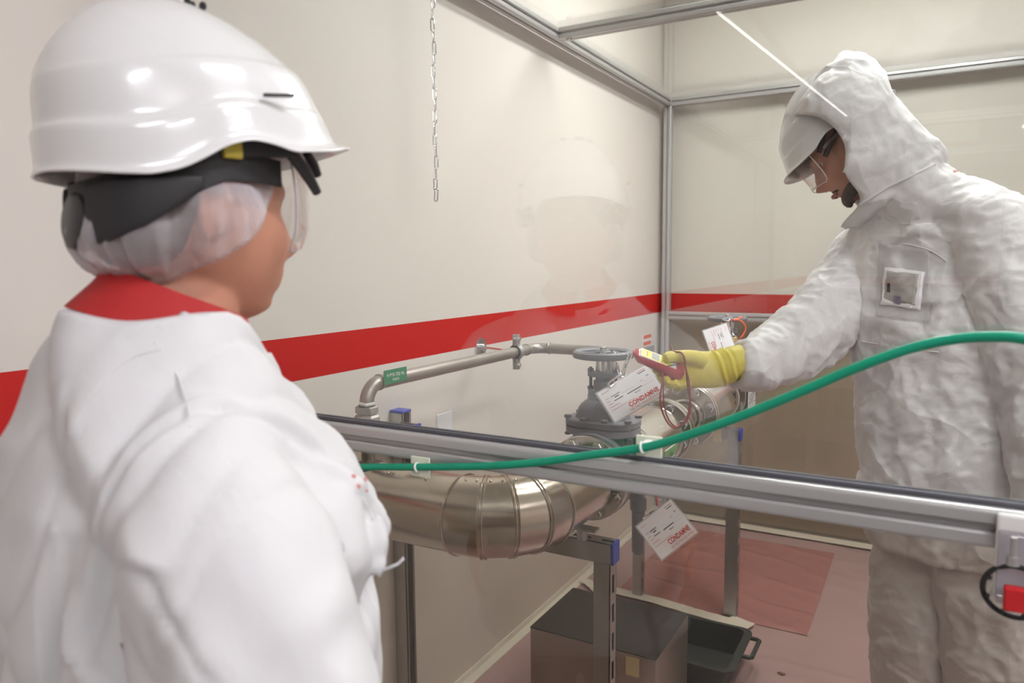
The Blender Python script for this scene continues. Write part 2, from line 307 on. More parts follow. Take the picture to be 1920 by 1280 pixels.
bar('corner_post', (BX1, BYB, .012), (BX1, BYB, ZR+.0225), booth, 'rear right corner post')
bar('corner_post', (BX1, BYF, .012), (BX1, BYF, ZR+.0225), booth, 'front right corner post')
e = .0226
bar('roof_rail', (BX0, BYF+e, ZR), (BX0, BYB-e, ZR), booth, 'left roof rail')
bar('roof_rail', (BX0+e, BYB, ZR), (BX1-e, BYB, ZR), booth, 'rear roof rail')
bar('roof_rail', (BX0+e, BYF, ZR), (BX1-e, BYF, ZR), booth, 'front roof rail')
bar('roof_rail', (BX1, BYF+e, ZR), (BX1, BYB-e, ZR), booth, 'right roof rail')
bar('roof_beam', (BX0+e, 2.662, ZR), (BX1-e, 2.662, ZR), booth, 'roof cross beam')
bar('mid_rail', (BX0+e, BYF, ZM), (BX1-e, BYF, ZM), booth, 'front middle rail')
bar('mid_rail', (BX0+e, BYB, ZM), (BX1-e, BYB, ZM), booth, 'rear middle rail')
MB().cyl((-1.245, 2.652, ZR-.030), (-1.245, 2.652, ZR-.0225), .0105).build('bolt_head', M['zinc'], booth)
gt = .0025
MB().box((BX0+e, BYF-gt, ZM+.0226), (BX1-e, BYF+gt, ZR-.0226)).build('front_pane', M['clear'], booth, label='clear upper front pane')
MB().box((BX0+e, BYF-gt, .02), (BX1-e, BYF+gt, ZM-.0226)).build('front_pane', M['bronze'], booth, label='bronze tinted lower front pane')
MB().box((BX0+e, BYB-gt, ZM+.0226), (BX1-e, BYB+gt, ZR-.0226)).build('rear_pane', M['clear'], booth, label='clear upper rear pane')
MB().box((BX0+e, BYB-gt, .02), (BX1-e, BYB+gt, ZM-.0226)).build('rear_pane', M['bronze'], booth, label='bronze tinted lower rear pane')
MB().box((BX0+e, BYF+e, ZR+.012), (BX1-e, 2.662-e, ZR+.016)).build('roof_pane', M['roof'], booth)
MB().box((BX0+e, 2.662+e, ZR+.012), (BX1-e, BYB-e, ZR+.016)).build('roof_pane', M['roof'], booth)
mb = MB()
mb.box((BX0+e, BYF-.009, ZM+.0226), (BX1-e, BYF-gt-.0002, ZM+.029)); mb.box((BX0+e, BYF+gt+.0002, ZM+.0226), (BX1-e, BYF+.009, ZM+.029))
mb.build('pane_seal', M['seal'], booth, bevel=.0015, label='dark rubber seal along the front middle rail')

# hanging chain
def link_mb(c, u, v, L=.040, wd_=.014, r=.0021):   # u: long axis, v: width axis
    c, u, v = Vector(c), Vector(u), Vector(v); a = wd_/2-r; h = L/2-r-a; P = []
    for i in range(9): t = math.pi*i/8; P.append(c+u*(h+a*math.sin(t))+v*(a*math.cos(t)))
    for i in range(9): t = math.pi*i/8; P.append(c-u*(h+a*math.sin(t))-v*(a*math.cos(t)))
    return MB().tube(P, r, 8, 0, True)
ch = thing('hanging_chain', (-1.29, 1.823, 1.66), 'thin steel link chain hanging down from the booth roof rail', 'chain')
z = 2.292; k = 0; zz = V(0, 0, -1)
while z > 1.70:
    sw = .0015*math.sin(k*1.3)
    v = V(.82, .57, 0) if k % 2 == 0 else V(.30, -.95, 0)
    link_mb((-1.29+sw, 1.823+sw, z-.02), zz, v).build('chain_link', M['chrome'], ch); z -= .0325; k += 1
link_mb((-1.292, 1.825, z-.018), V(-.14, .05, -1).normalized(), V(.8, .6, 0)).build('chain_link', M['chrome'], ch)

# wall labels
w = thing('wall_sticker', (XL+.001, 3.915, .985), 'small orange and white sticker on left wall near the rear corner', 'sticker')
MB().box((XL, 3.84, .993), (XL+.0015, 3.985, 1.06)).build('backing', M['paper'], w)
MB().box((XL+.0015, 3.85, 1.034), (XL+.002, 3.975, 1.055)).build('band', M['orange'], w); MB().box((XL+.0015, 3.85, .998), (XL+.002, 3.975, 1.018)).build('band', M['orange'], w)
tag(MB().box((XL, 3.86, .93), (XL+.002, 4.03, .985)).build('wall_plate', M['greyp']), 'blank grey plate on left wall below the orange sticker', 'plate')
tag(MB().box((XL, 1.90, .905), (XL+.002, 1.985, .972)).build('wall_note', M['paper'], bevel=.0006), 'small blank white note stuck low on the left wall', 'note')

# ------------------------------------------------------------------ pipe supports (slotted strut channel)
def channel(name, a, b, right, up, w, h, parent, slots=True, m=None):
    """box channel from a to b; right/up are the section axes; the 'right' face carries the slots"""
    a, b, r_, u = Vector(a), Vector(b), Vector(right), Vector(up); d = (b-a); L = d.length; d.normalize(); t = .0022; mb = MB(); c = (a+b)/2
    mb.obox(c+u*(h/2-t/2), r_*(w/2), u*(t/2), d*L/2); mb.obox(c-u*(h/2-t/2), r_*(w/2), u*(t/2), d*L/2); mb.obox(c-r_*(w/2-t/2), r_*(t/2), u*(h/2-t), d*L/2)
    sl = .007
    if slots == 'open':
        for s in (-1, 1): mb.obox(c+r_*(w/2-t/2)+u*s*(h/2-.005), r_*(t/2), u*.005, d*L/2); mb.obox(c+r_*(w/2-.004)+u*s*(h/2-.009), r_*.004, u*.001, d*L/2)
    else:
        for s in (-1, 1): mb.obox(c+r_*(w/2-t/2)+u*s*((h/2+sl)/2), r_*(t/2), u*((h/2-sl)/2), d*L/2)
        pos = 0.0; pitch = .075
        while pos < L:
            e2 = min(pos+.028, L); mb.obox(a+d*((pos+e2)/2)+r_*(w/2-t/2), r_*(t/2), u*sl, d*((e2-pos)/2)); pos += pitch
    return mb.build(name, m or M['zinc'], parent, sharp=25)
X, Y, Z = V(1, 0, 0), V(0, 1, 0), V(0, 0, 1)
st = thing('pipe_support', (-.673, 1.64, 0), 'front pipe support, slotted steel leg and arm with blue end cap above steel box', 'pipe support')
channel('leg', (-.673, 1.64, .012), (-.673, 1.64, .7185), X, Y, .044, .041, st)
MB().box((-.72, 1.60, .006), (-.626, 1.68, .012)).build('foot_plate', M['zinc'], st, bevel=.001)
channel('arm', (-1.31, 1.64, .745), (-.650, 1.64, .745), Z, Y, .052, .041, st)
MB().box((-.650, 1.618, .7175), (-.642, 1.662, .7725)).build('end_cap', M['blue'], st, bevel=.003, label='blue plastic end cap')
mb = MB(); mb.cyl((-.725, 1.60+.02, .7715), (-.725, 1.62, .800), .014); mb.box((-.765, 1.605, .797), (-.685, 1.635, .803)); mb.build('saddle', M['zinc'], st)
st.parent = None
wl = thing('wall_strut', (-1.336, 1.685, 0), 'steel strut post against left wall with blue cap on top', 'strut post')
channel('post', (-1.336, 1.686, .032), (-1.336, 1.686, 1.022), X, Y, .044, .041, wl, 'open')
MB().box((-1.36+.001, 1.664, 1.0222), (-1.312, 1.708, 1.031)).build('end_cap', M['blue'], wl, bevel=.003, label='blue plastic end cap')
channel('bracket_arm', (-1.3135, 1.644, .985), (-1.255, 1.644, .985), Z, Y, .030, .041, wl, 'open')
MB().box((-1.2549, 1.622, .967), (-1.245, 1.666, 1.003)).build('end_cap', M['blue'], wl, bevel=.003, label='blue plastic end cap on bracket arm')
s2 = thing('pipe_support', (-.656, 2.95, 0), 'rear right pipe support leg and arm with blue end cap, far behind tray', 'pipe support')
channel('leg', (-.656, 2.95, .016), (-.656, 2.95, .7465), X, Y, .050, .041, s2)
channel('arm', (-1.05, 2.95, .7685), (-.638, 2.95, .7685), Z, Y, .0435, .041, s2)
MB().box((-.6379, 2.928, .745), (-.630, 2.972, .792)).build('end_cap', M['blue'], s2, bevel=.003, label='blue plastic end cap')
channel('leg', (-1.054, 2.95, .016), (-1.054, 2.95, .7465), X, Y, .040, .041, s2)
mb = MB(); mb.cyl((-.725, 2.95, .79), (-.725, 2.95, .806), .012); mb.box((-.77, 2.935, .805), (-.68, 2.965, .8125)); mb.build('saddle', M['zinc'], s2)
mb = MB(); rr = []
for i in range(8): rr.append([(-.73+.035*s+.004*random.random(), 2.925-.002*i*(i % 2), .79-.009*i+random.uniform(-.002, .002)+dz) for s, dz in ((-1, 0), (1, .002), (1, .003), (-1, .001))])
tag(MB().box((-.736, 2.924, .735), (-.705, 2.929, .785)).build('paper_scrap', M['yellowc']), 'brownish yellow paper scrap hanging under far jacketed pipe', 'paper scrap')

# ------------------------------------------------------------------ the main insulated pipe run
PX, PZ, PY, RJ = -.725, .92, 1.275, .085
ip = thing('insulated_pipe', (-1.0, PY, PZ-.09), 'large steel jacketed pipe elbow with segmented bend in the foreground', 'insulated pipe')
RB = .118
def bead(name, c, d, r, parent, w=.003): return MB().torus(c, d, r, w, 56, 8).build(name, M['bead'], parent)
MB().lathe((XL+.001, PY, PZ), X, [(RJ-.002, 0), (RJ-.002, PX-RB-XL-.001)], 64).build('straight_jacket', M['steel'], ip)
cc = V(PX-RB, PY+RB, PZ)
def gring(t, r=RJ): c = cc+V(math.sin(t), -math.cos(t), 0)*RB; o = V(math.sin(t), -math.cos(t), 0); return [c+(o*math.cos(2*math.pi*i/64)+Z*math.sin(2*math.pi*i/64))*r for i in range(64)], c, V(math.cos(t), math.sin(t), 0)
NG = 4
for k in range(NG):
    t0, t1 = math.pi/2*k/NG, math.pi/2*(k+1)/NG; r0, r1 = gring(t0)[0], gring(t1)[0]
    MB().loft([r0, r1], cap=False).build('elbow_segment', M['steel'], ip)
for k in range(NG+1):
    t = math.pi/2*k/NG; _, c, dv = gring(t)
    bead('bead', c-dv*.0038, dv, RJ+.0008, ip, .0024)
    if 0 < k < NG: bead('bead', c+dv*.0042, dv, RJ+.0008, ip, .0024)
MB().lathe((PX, PY+RB, PZ), Y, [(RJ-.001, 0), (RJ-.001, 1.598-PY-RB), (RJ-.012, 1.599-PY-RB), (.05, 1.5995-PY-RB)], 64).build('straight_jacket', M['steel'], ip)
MB().cyl((PX, 1.59, PZ), (PX, 1.645, PZ), .057, n=40).build('pipe_neck', M['flange'], ip)
def rivet(p, n): return MB().ell(p, .0032, 10, 6).build('rivet', M['chrome'], ip)
for k in range(NG):
    for dt in (-.09, .09):
        t = math.pi/2*(k+.5)/NG+dt; o = V(math.sin(t), -math.cos(t), 0); rivet(cc+o*(RB+.018)+Z*(RJ*math.cos(.2)-.0005), 0)
for x in (-1.02, -.92): rivet((x, PY-.035, PZ+RJ*.905), 0)
def flange(y, th, parent, m='flange', r=.107, name='flange', hole=.0):
    return MB().lathe((PX, y, PZ), Y, [(.05, 0), (r-.002, 0), (r, .002), (r, th-.002), (r-.002, th), (.05, th)], 72).build(name, M[m], parent)
def nuts(y, d, parent, m='chrome', r=.09, stud=.012, n=8, first=22.5, sel=None):
    for i in range(n):
        if sel and i not in sel: continue
        a = R(first+360/n*i); c = V(PX+r*math.cos(a), y, PZ+r*math.sin(a)); dv = Y*d
        mb = MB(); mb.cyl(c, c+dv*.003, .0165, n=20); mb.hexn(c+dv*.003, dv, .0145, .013); mb.cyl(c+dv*.015, c+dv*(.015+stud), .0075, n=12)
        mb.build('nut', M[m], parent)
flange(1.640, .022, ip); nuts(1.640, -1, ip, 'flange')
ip2 = thing('insulated_pipe', (PX, 2.0, PZ-.095), 'short jacketed pipe with a light green label behind the near valve', 'insulated pipe')
flange(1.838, .020, ip2)
MB().cyl((PX, 1.855, PZ), (PX, 2.51, PZ), .049, n=40).build('pipe_core', M['flange'], ip2)
MB().lathe((PX, 1.875, PZ), Y, [(.055, 0), (RJ+.006, .001), (RJ+.006, .275), (.055, .277)], 64).build('straight_jacket', M['steel'], ip2)
bead('bead', (PX, 1.876, PZ), Y, RJ+.006, ip2); bead('bead', (PX, 2.151, PZ), Y, RJ+.006, ip2)
mb = MB(); P = []                     # flat pressed window on the jacket
for i in range(9): P.append((-.035+.035*math.cos(math.pi/2+math.pi*i/8)*0-.0, 0))
def jacket_patch(ang0, ang1, y0, y1, r, n=12):
    rings = []
    for i in range(n+1):
        a = ang0+(ang1-ang0)*i/n; k = math.sqrt(max(0, 1-((i/n-.5)*2)**2)); yy = y0+(y1-y0)*(.55+.45*k)
        rings.append([(PX+(r+d)*math.cos(a), y, PZ+(r+d)*math.sin(a)) for d, y in ((0, y0), (.0015, y0), (.0015, yy), (0, yy))])
    return MB().loft(rings)
jacket_patch(R(35), R(75), 1.90, 2.06, RJ+.006).build('jacket_overlap', M['steel'], ip2)
flange(2.222, .020, ip2, r=.100); MB().lathe((PX, 2.246, PZ), Y, [(.05, 0), (.100, 0), (.100, .016), (.057, .016)], 72).build('flange', M['bead'], ip2)
nuts(2.222, -1, ip2, 'chrome', .08, .006)
MB().lathe((PX, 2.275, PZ), Y, [(.060, -.012), (.064, .0), (.054, .04), (.050, .16)], 40).build('weld_neck', M['flange'], ip2)
MB().torus((PX, 2.485, PZ), Y, .056, .006, 40, 8).build('weld_bead', M['bead'], ip2)
flange(2.502, .022, ip2, r=.108); nuts(2.502, -1, ip2, 'chrome')
rl = []
for i in range(9):
    a = R(-24+i*3.1); rl.append([(PX+(RJ+.006+d)*math.cos(a), y, PZ+(RJ+.006+d)*math.sin(a)) for d, y in ((.0003, 1.985), (.001, 1.985), (.001, 2.105), (.0003, 2.105))])
pl = tag(MB().loft(rl).build('pipe_label', M['greeneau']), 'light green label on the jacketed pipe behind near valve', 'label')
rl2 = []
for i in (0, 8):
    a = R(-24+i*3.1)
    rl2.append(MB().tube([(PX+(RJ+.0074)*math.cos(a), y, PZ+(RJ+.0074)*math.sin(a)) for y in (1.985, 2.105)], .0009, 6))
for q in rl2: q.build('edge_line', M['paper'], pl)
am = R(-13); text('lettering', 'Eau', V(PX+(RJ+.0078)*math.cos(am), 2.025, PZ+(RJ+.0078)*math.sin(am)-.006), Y, V(-math.sin(am), 0, math.cos(am)), .026, M['black'], pl)
ip3 = thing('insulated_pipe', (PX, 2.72, PZ-.095), 'far jacketed pipe with bolted flanges between the two valves', 'insulated pipe')
flange(2.5265, .022, ip3, r=.108)
MB().lathe((PX, 2.552, PZ), Y, [(.055, 0), (RJ+.008, .001), (RJ+.008, .345), (.055, .347)], 64).build('straight_jacket', M['steel'], ip3)
bead('bead', (PX, 2.553, PZ), Y, RJ+.008, ip3); bead('bead', (PX, 2.897, PZ), Y, RJ+.008, ip3)
MB().cyl((PX, 2.89, PZ), (PX, 2.965, PZ), .057, n=40).build('pipe_core', M['flange'], ip3)
flange(2.960, .022, ip3); nuts(2.960, -1, ip3, 'chrome')
mb = MB(); a = R(12)
mb.ell((PX+(RJ+.008)*math.cos(a), 2.84, PZ+(RJ+.008)*math.sin(a)), (.0015, .012, .020), 16, 8); mb.ell((PX+(RJ+.008)*math.cos(R(-3)), 2.84, PZ+(RJ+.008)*math.sin(R(-3))), (.0015, .006, .007), 12, 8)
mb.build('inspection_hole', M['dark'], ip3, label='dark oval hole in the jacket')

# ------------------------------------------------------------------ gate valves
def gate_valve(y, label):
    t = thing('gate_valve', (PX, y, PZ-.11), label, 'valve')
    f0, f1 = y-.086, y+.086
    mb = MB(); mb.lathe((PX, f0, PZ), Y, [(.05, 0), (.106, 0), (.108, .002), (.108, .020), (.106, .022), (.07, .024), (.064, .05), (.064, .122), (.07, .148), (.106, .15), (.108, .152), (.108, .170), (.106, .172), (.05, .172)], 56); mb.build('end_flanges', M['iron'], t)
    def oval(a, b, z, n=48, e=2.6): return [(PX+a*math.copysign(abs(math.cos(q))**(2/e), math.cos(q)), y+b*math.copysign(abs(math.sin(q))**(2/e), math.sin(q)), z) for q in [2*math.pi*i/n for i in range(n)]]
    mb = MB(); mb.loft([oval(.045, .045, .825, e=2), oval(.068, .056, .85, e=2.2), oval(.078, .058, .90), oval(.078, .056, .98), oval(.078, .056, 1.012), oval(.094, .068, 1.014), oval(.096, .070, 1.017), oval(.096, .070, 1.031), oval(.094, .068, 1.033), oval(.05, .05, 1.0335)]); mb.build('body', M['iron'], t, sharp=30)
    mb = MB(); mb.loft([oval(.06, .05, 1.034), oval(.094, .068, 1.0342), oval(.097, .071, 1.037), oval(.097, .071, 1.050), oval(.094, .068, 1.053), oval(.074, .052, 1.0535, e=2.2), oval(.071, .050, 1.062, e=2.1), oval(.067, .048, 1.076, e=2), oval(.060, .045, 1.087, e=2), oval(.049, .040, 1.096, e=2), oval(.042, .037, 1.101, e=2), oval(.041, .036, 1.102, e=2), oval(.041, .036, 1.112, e=2), oval(.026, .026, 1.1125, e=2)]); mb.build('bonnet', M['iron'], t, sharp=30)
    for sx, sy in ((-1, -.62), (-.35, -1), (.35, -1), (1, -.62), (-1, .62), (-.35, 1), (.35, 1), (1, .62)):
        c = V(PX+.083*sx, y+.060*sy, 1.053); mb = MB(); mb.hexn(c, Z, .0095, .007); mb.cyl(c-Z*.045, c+Z*.002, .005, n=10); mb.hexn(c-Z*.039, -Z, .0085, .006); mb.build('bonnet_bolt', M['iron'], t)
    mb = MB(); mb.loft([oval(.040, .028, 1.1125, e=2.3), oval(.040, .028, 1.126, e=2.3), oval(.026, .024, 1.127, e=2), oval(.025, .024, 1.150, e=2), oval(.02, .02, 1.151, e=2)]); mb.build('stuffing_box', M['iron'], t, sharp=30)
    mb = MB(); mb.loft([oval(.020, .018, 1.150, e=2), oval(.020, .018, 1.160, e=2), oval(.042, .024, 1.1605, e=2.2), oval(.042, .024, 1.171, e=2.2), oval(.012, .012, 1.172, e=2)]); mb.build('gland', M['iron'], t, sharp=30)
    for s in (-1, 1):
        c = V(PX+s*.035, y, 1.126); mb = MB(); mb.hexn(c, Z, .0085, .008); mb.cyl(c, c+Z*.058, .0042, n=12); mb.hexn(c+Z*.046, Z, .0085, .008); mb.build('gland_bolt', M['iron'], t)
    for s in (-1, 1):
        c = V(PX+s*.021, y+.012, 1.120); MB().cyl(c, c+Z*.092, .0055, n=14).build('yoke_pillar', M['chrome'], t)
    MB().cyl((PX, y, 1.16), (PX, y, 1.226), .010, n=16).build('stem', M['chrome'], t)
    hub = V(PX, y, 1.219); mb = MB()
    prof = [(.0605, -.006), (.0605, .004), (.066, .0085), (.072, .0095), (.078, .0055), (.0795, -.002), (.077, -.0085), (.069, -.0105)]
    mb.loft([[hub+V(math.cos(2*math.pi*i/64)*r, math.sin(2*math.pi*i/64)*r, h) for r, h in prof] for i in range(64)], closed=True)
    for k in range(4):
        a = R(20)+k*math.pi/2; o = V(math.cos(a), math.sin(a), 0); q = V(-math.sin(a), math.cos(a), 0)
        mb.loft([[hub+o*r+q*(-w)+Z*(-.003), hub+o*r+q*w+Z*(-.003), hub+o*r+q*(w*.8)+Z*h, hub+o*r-q*(w*.8)+Z*h] for r, w, h in ((.010, .010, .006), (.03, .0075, .004), (.055, .0085, .004), (.064, .012, .003))])
    mb.lathe(hub-Z*.012, Z, [(.006, 0), (.017, 0), (.020, .004), (.020, .018), (.017, .021), (.012, .021)], 32); mb.build('handwheel', M['iron'], t, sharp=40)
    mb = MB(); mb.cyl(hub+Z*.009, hub+Z*.011, .013); mb.hexn(hub+Z*.011, Z, .009, .007); mb.build('wheel_nut', M['zinc'], t)
    return t
v1 = gate_valve(1.750, 'grey cast iron gate valve with handwheel, nearest to the elbow')
v2 = gate_valve(3.070, 'grey cast iron gate valve with handwheel at rear, behind yellow glove')
MB().lathe((PX, 3.157, PZ), Y, [(.02, 0), (.106, 0), (.108, .002), (.108, .02), (.02, .022)], 56).build('blind_flange', M['iron'], v2)

# drain stub under the pipe
dr = thing('drain_pipe', (-.717, 2.0, .60), 'short dark drain stub under the jacketed pipe behind the support arm', 'drain pipe')
mb = MB(); mb.lathe((-.717, 2.0, .60), Z, [(.012, 0), (.018, .01), (.019, .13), (.024, .135), (.024, .165), (.016, .17), (.016, .232)], 24); mb.build('stub', M['iron'], dr)
mb = MB(); mb.tube([(-.70, 1.995, .70), (-.682, 1.99, .712), (-.672, 1.985, .735)], .006, 10); mb.build('lever', M['iron'], dr)

# ------------------------------------------------------------------ small pipe along the wall
sp = thing('small_pipe', (-1.1, 1.6, 1.0), 'thin weathered steel pipe running along left wall below the red stripe', 'pipe')
xs, zs, ys, r = -1.1, 1.182, 1.267, .0165
def ctr(c, a, b, rb): return arc(c, a, b, rb, 8)
top = [V(xs, ys, 1.135)]+arc((xs, ys+.045, zs-.045), (0, -1, 0), (0, 0, 1), .045, 8)+[V(xs, 1.40, zs), V(xs, 2.03, zs)]+arc((xs+.045, 2.045, zs), (-1, 0, 0), (0, 1, 0), .045, 8)+[V(-.88, 2.09, zs)]+arc((-.88, 2.09, zs-.04), (0, 0, 1), (1, 0, 0), .04, 8)+[V(-.84, 2.09, 1.055), V(-.832, 2.09, 1.03), V(-.812, 2.09, 1.008), V(-.785, 2.09, .992)]
MB().tube(top, r, 20).build('tube', M['pipe'], sp)
for c, dv in (((xs, ys, 1.137), Z), ((xs, ys+.045, zs), Y), ((xs, 2.025, zs), Y), ((xs+.05, 2.09, zs), X)): MB().torus(c, dv, r+.0005, .0022, 24, 6).build('weld_seam', M['pipe'], sp)
mb = MB(); mb.hexn((xs, ys, 1.118), Z, .026, .016); mb.cyl((xs, ys, 1.112), (xs, ys, 1.118), .020)
mb.hexn((xs, ys, 1.082), Z, .029, .032); mb.lathe((xs, ys, 1.045), Z, [(.017, 0), (.019, .01), (.017, .018), (.019, .037)], 24); mb.build('union_fitting', M['cast'], sp)
mb = MB(); mb.tube([(xs-.004, ys-.02, 1.142), (xs+.012, ys-.017, 1.139), (xs+.021, ys+.002, 1.1405)], .004, 8); mb.tube([(xs-.01, ys-.018, 1.052), (xs+.008, ys-.02, 1.049), (xs+.02, ys-.006, 1.052)], .004, 8); mb.build('sealing_tape', M['white'], sp, label='white sealing tape threads')
MB().cyl((xs, ys, 1.0), (xs, ys, 1.05), .0155).build('riser', M['pipe'], sp); MB().lathe((xs, ys, .996), Z, [(.012, 0), (.034, 0), (.034, .005), (.018, .009)], 28).build('collar', M['blackp'], sp, label='black rubber collar')
pc = thing('pipe_clamp', (xs, 1.962, zs-.05), 'bolted steel pipe clamp on threaded rod from the left wall', 'pipe clamp')
mb = MB()
for s in (-1, 1): mb.torus((xs+.0, 1.962, zs), Y, .0215, .0045, 32, 8); break
mb.lathe((xs, 1.952, zs), Y, [(.0175, 0), (.023, 0), (.023, .02), (.0175, .02)], 32, 0, False)
for s in (-1, 1):
    for dx in (-.006, .006): mb.obox((xs+dx, 1.962, zs+s*.037), (.002, 0, 0), (0, .010, 0), (0, 0, .017))
mb.build('clamp_ring', M['zinc'], pc, bevel=.001)
MB().lathe((xs, 1.949, zs), Y, [(.0170, 0), (.0205, 0), (.0205, .027), (.0170, .027)], 32, 0, False).build('rubber_liner', M['blackp'], pc)
for s in (-1, 1): mb = MB(); mb.cyl((xs-.012, 1.962, zs+s*.04), (xs+.013, 1.962, zs+s*.04), .004, n=10); mb.hexn((xs+.008, 1.962, zs+s*.04), X, .0075, .006); mb.build('clamp_bolt', M['chrome'], pc)
MB().cyl((XL+.004, 2.165, zs-.018), (xs-.02, 1.962, zs), .0045, n=12).build('threaded_rod', M['chrome'], pc)
mb = MB(); mb.lathe((XL+.0005, 2.168, zs-.02), X, [(.034, 0), (.034, .004), (.01, .0055)], 32); mb.lathe((XL+.005, 2.165, zs-.018), X, [(.012, 0), (.012, .012), (.009, .016)], 20); mb.build('wall_plate', M['chrome'], pc)
gl = thing('pipe_label', (xs+.02, 1.35, zs-.02), 'green label plate with white text on the thin wall pipe', 'label')
MB().box((xs+.0175, 1.308, zs-.0055), (xs+.0192, 1.392, zs+.028)).build('plate', M['greenp'], gl, bevel=.0005)
text('lettering', '9 PTR 732 VL', (xs+.0197, 1.350, zs+.011), Y, Z, .0115, M['paper'], gl, align='CENTER'); text('lettering', 'PURGE', (xs+.0197, 1.350, zs+.001), Y, Z, .008, M['paper'], gl, align='CENTER')

# ------------------------------------------------------------------ box and tray on the floor
bx = thing('steel_box', (-.86, 2.14, 0), 'bare steel box with dark lid on floor behind front support leg', 'box')
MB().box((-1.066, 1.976, .014), (-.65, 2.302, .297)).build('body', M['boxs'], bx, bevel=.002); MB().box((-1.0665, 1.9755, .2972), (-.6495, 2.3025, .300)).build('lid', M['boxt'], bx, bevel=.001)
tag(MB().box((-.742, 1.9725, .232), (-.700, 1.9752, .290)).build('tape_tab', M['yellowc']), 'yellowish tape tab on the front face of steel box', 'tape')
tr = thing('black_tray', (-.74, 2.48, .016), 'black plastic tray on pink floor sheet beside the steel box', 'tray')
def rr(x0, x1, y0, y1, rad, z, n=6):
    out = []
    for cx, cy, a0 in ((x1-rad, y1-rad, 0), (x0+rad, y1-rad, 90), (x0+rad, y0+rad, 180), (x1-rad, y0+rad, 270)): out += [(cx+rad*math.cos(R(a0+90*i/n)), cy+rad*math.sin(R(a0+90*i/n)), z) for i in range(n+1)]
    return out
x0, x1, y0, y1 = -.98, -.505, 2.315, 2.65
MB().loft([rr(x0+.04, x1-.04, y0+.03, y1-.02, .03, .0155), rr(x0+.012, x1-.022, y0+.012, y1-.012, .035, .115), rr(x0, x1, y0, y1, .04, .115), rr(x0, x1, y0, y1, .04, .122), rr(x0+.016, x1-.026, y0+.016, y1-.016, .03, .122), rr(x0+.043, x1-.043, y0+.034, y1-.023, .028, .021)], cap=True).build('tub', M['tray'], tr, sharp=40)
mb = MB(); mb.tube([(-.52, 2.60, .113), (-.484, 2.60, .113), (-.476, 2.594, .113), (-.476, 2.47, .113), (-.484, 2.463, .113), (-.52, 2.463, .113)], .008, 8); mb.build('handle', M['tray'], tr)

# ------------------------------------------------------------------ green hose and its clips
hose = smooth_path([(-1.26, .925, 1.03), (-1.1, .925, 1.062), (-.918, .926, 1.097), (-.82, .928, 1.113), (-.698, .932, 1.128), (-.587, .931, 1.144), (-.495, .931, 1.161), (-.41, .932, 1.182), (-.324, .932, 1.204), (-.26, .93, 1.23), (-.193, .93, 1.262), (-.132, .93, 1.294), (-.074, .93, 1.326), (-.021, .93, 1.351), (.02, .928, 1.364), (.054, .924, 1.369), (.089, .918, 1.368), (.15, .91, 1.35), (.26, .90, 1.28), (.40, .89, 1.15), (.56, .87, .85), (.70, .84, .45), (.82, .80, .12), (.95, .74, .008), (1.2, .66, .007), (1.6, .55, .007)], 8)
tag(MB().tube(hose, .0058, 14).build('air_hose', M['green']), 'green hose strung across the front of the booth', 'hose')
for (x, z_, lb) in ((-.7075, 1.125, 'cream adhesive cable mount holding hose at left, below the rail'), (-.330, 1.196, 'cream adhesive cable mount holding hose above middle of the rail')):
    c = thing('cable_mount', (x, .943, z_), lb, 'cable mount', 'cable mounts for the hose')
    yy = .9435 if z_ < 1.15 else .9640
    MB().box((x-.0185, .9395 if z_ < 1.15 else .9595, z_-.0165), (x+.0185, yy, z_+.0165)).build('base', M['cream'], c, bevel=.001)
    zh = 1.1265 if z_ < 1.15 else 1.203; q = .9315
    MB().torus((x+.001, q, zh), (1, 0, .25), .0068, .0018, 20, 8).build('tie', M['white'], c, label='white cable tie')
    MB().box((x-.004, q+.004, zh-.004), (x+.006, .9396 if z_ < 1.15 else .9596, zh+.005)).build('saddle', M['white'], c, bevel=.0015)

# door latch on the front rail at the right
la = thing('door_latch', (.095, .935, 1.06), 'white latch plate with red block on the front rail at right', 'latch')
MB().box((.0735, .935, 1.083), (.128, .944, 1.176)).build('plate', M['white'], la, bevel=.003)
MB().box((.0745, .912, 1.084), (.126, .9349, 1.160)).build('clear_cover', M['clearp'], la, bevel=.003, label='clear plastic cover')
MB().box((.081, .905, 1.080), (.122, .918, 1.106)).build('lock_block', M['redp'], la, bevel=.002, label='red plastic block')
mb = MB(); mb.cyl((.0875, .9105, 1.138), (.0875, .9105, 1.160), .0035, n=12); mb.cyl((.0875, .9105, 1.130), (.0875, .9105, 1.139), .0062, n=14); mb.build('screw', M['zinc'], la)
mb = MB(); mb.torus((.094, .938, 1.0905), (0.1, 1, .1), .030, .0030, 48, 8)
for k in range(8): a = R(45*k+20); mb.ell((.094+.0268*math.cos(a), .938, 1.0905+.0268*math.sin(a)), .0028, 8, 6)
mb.build('grip_ring', M['blackp'], la, label='black toothed ring')
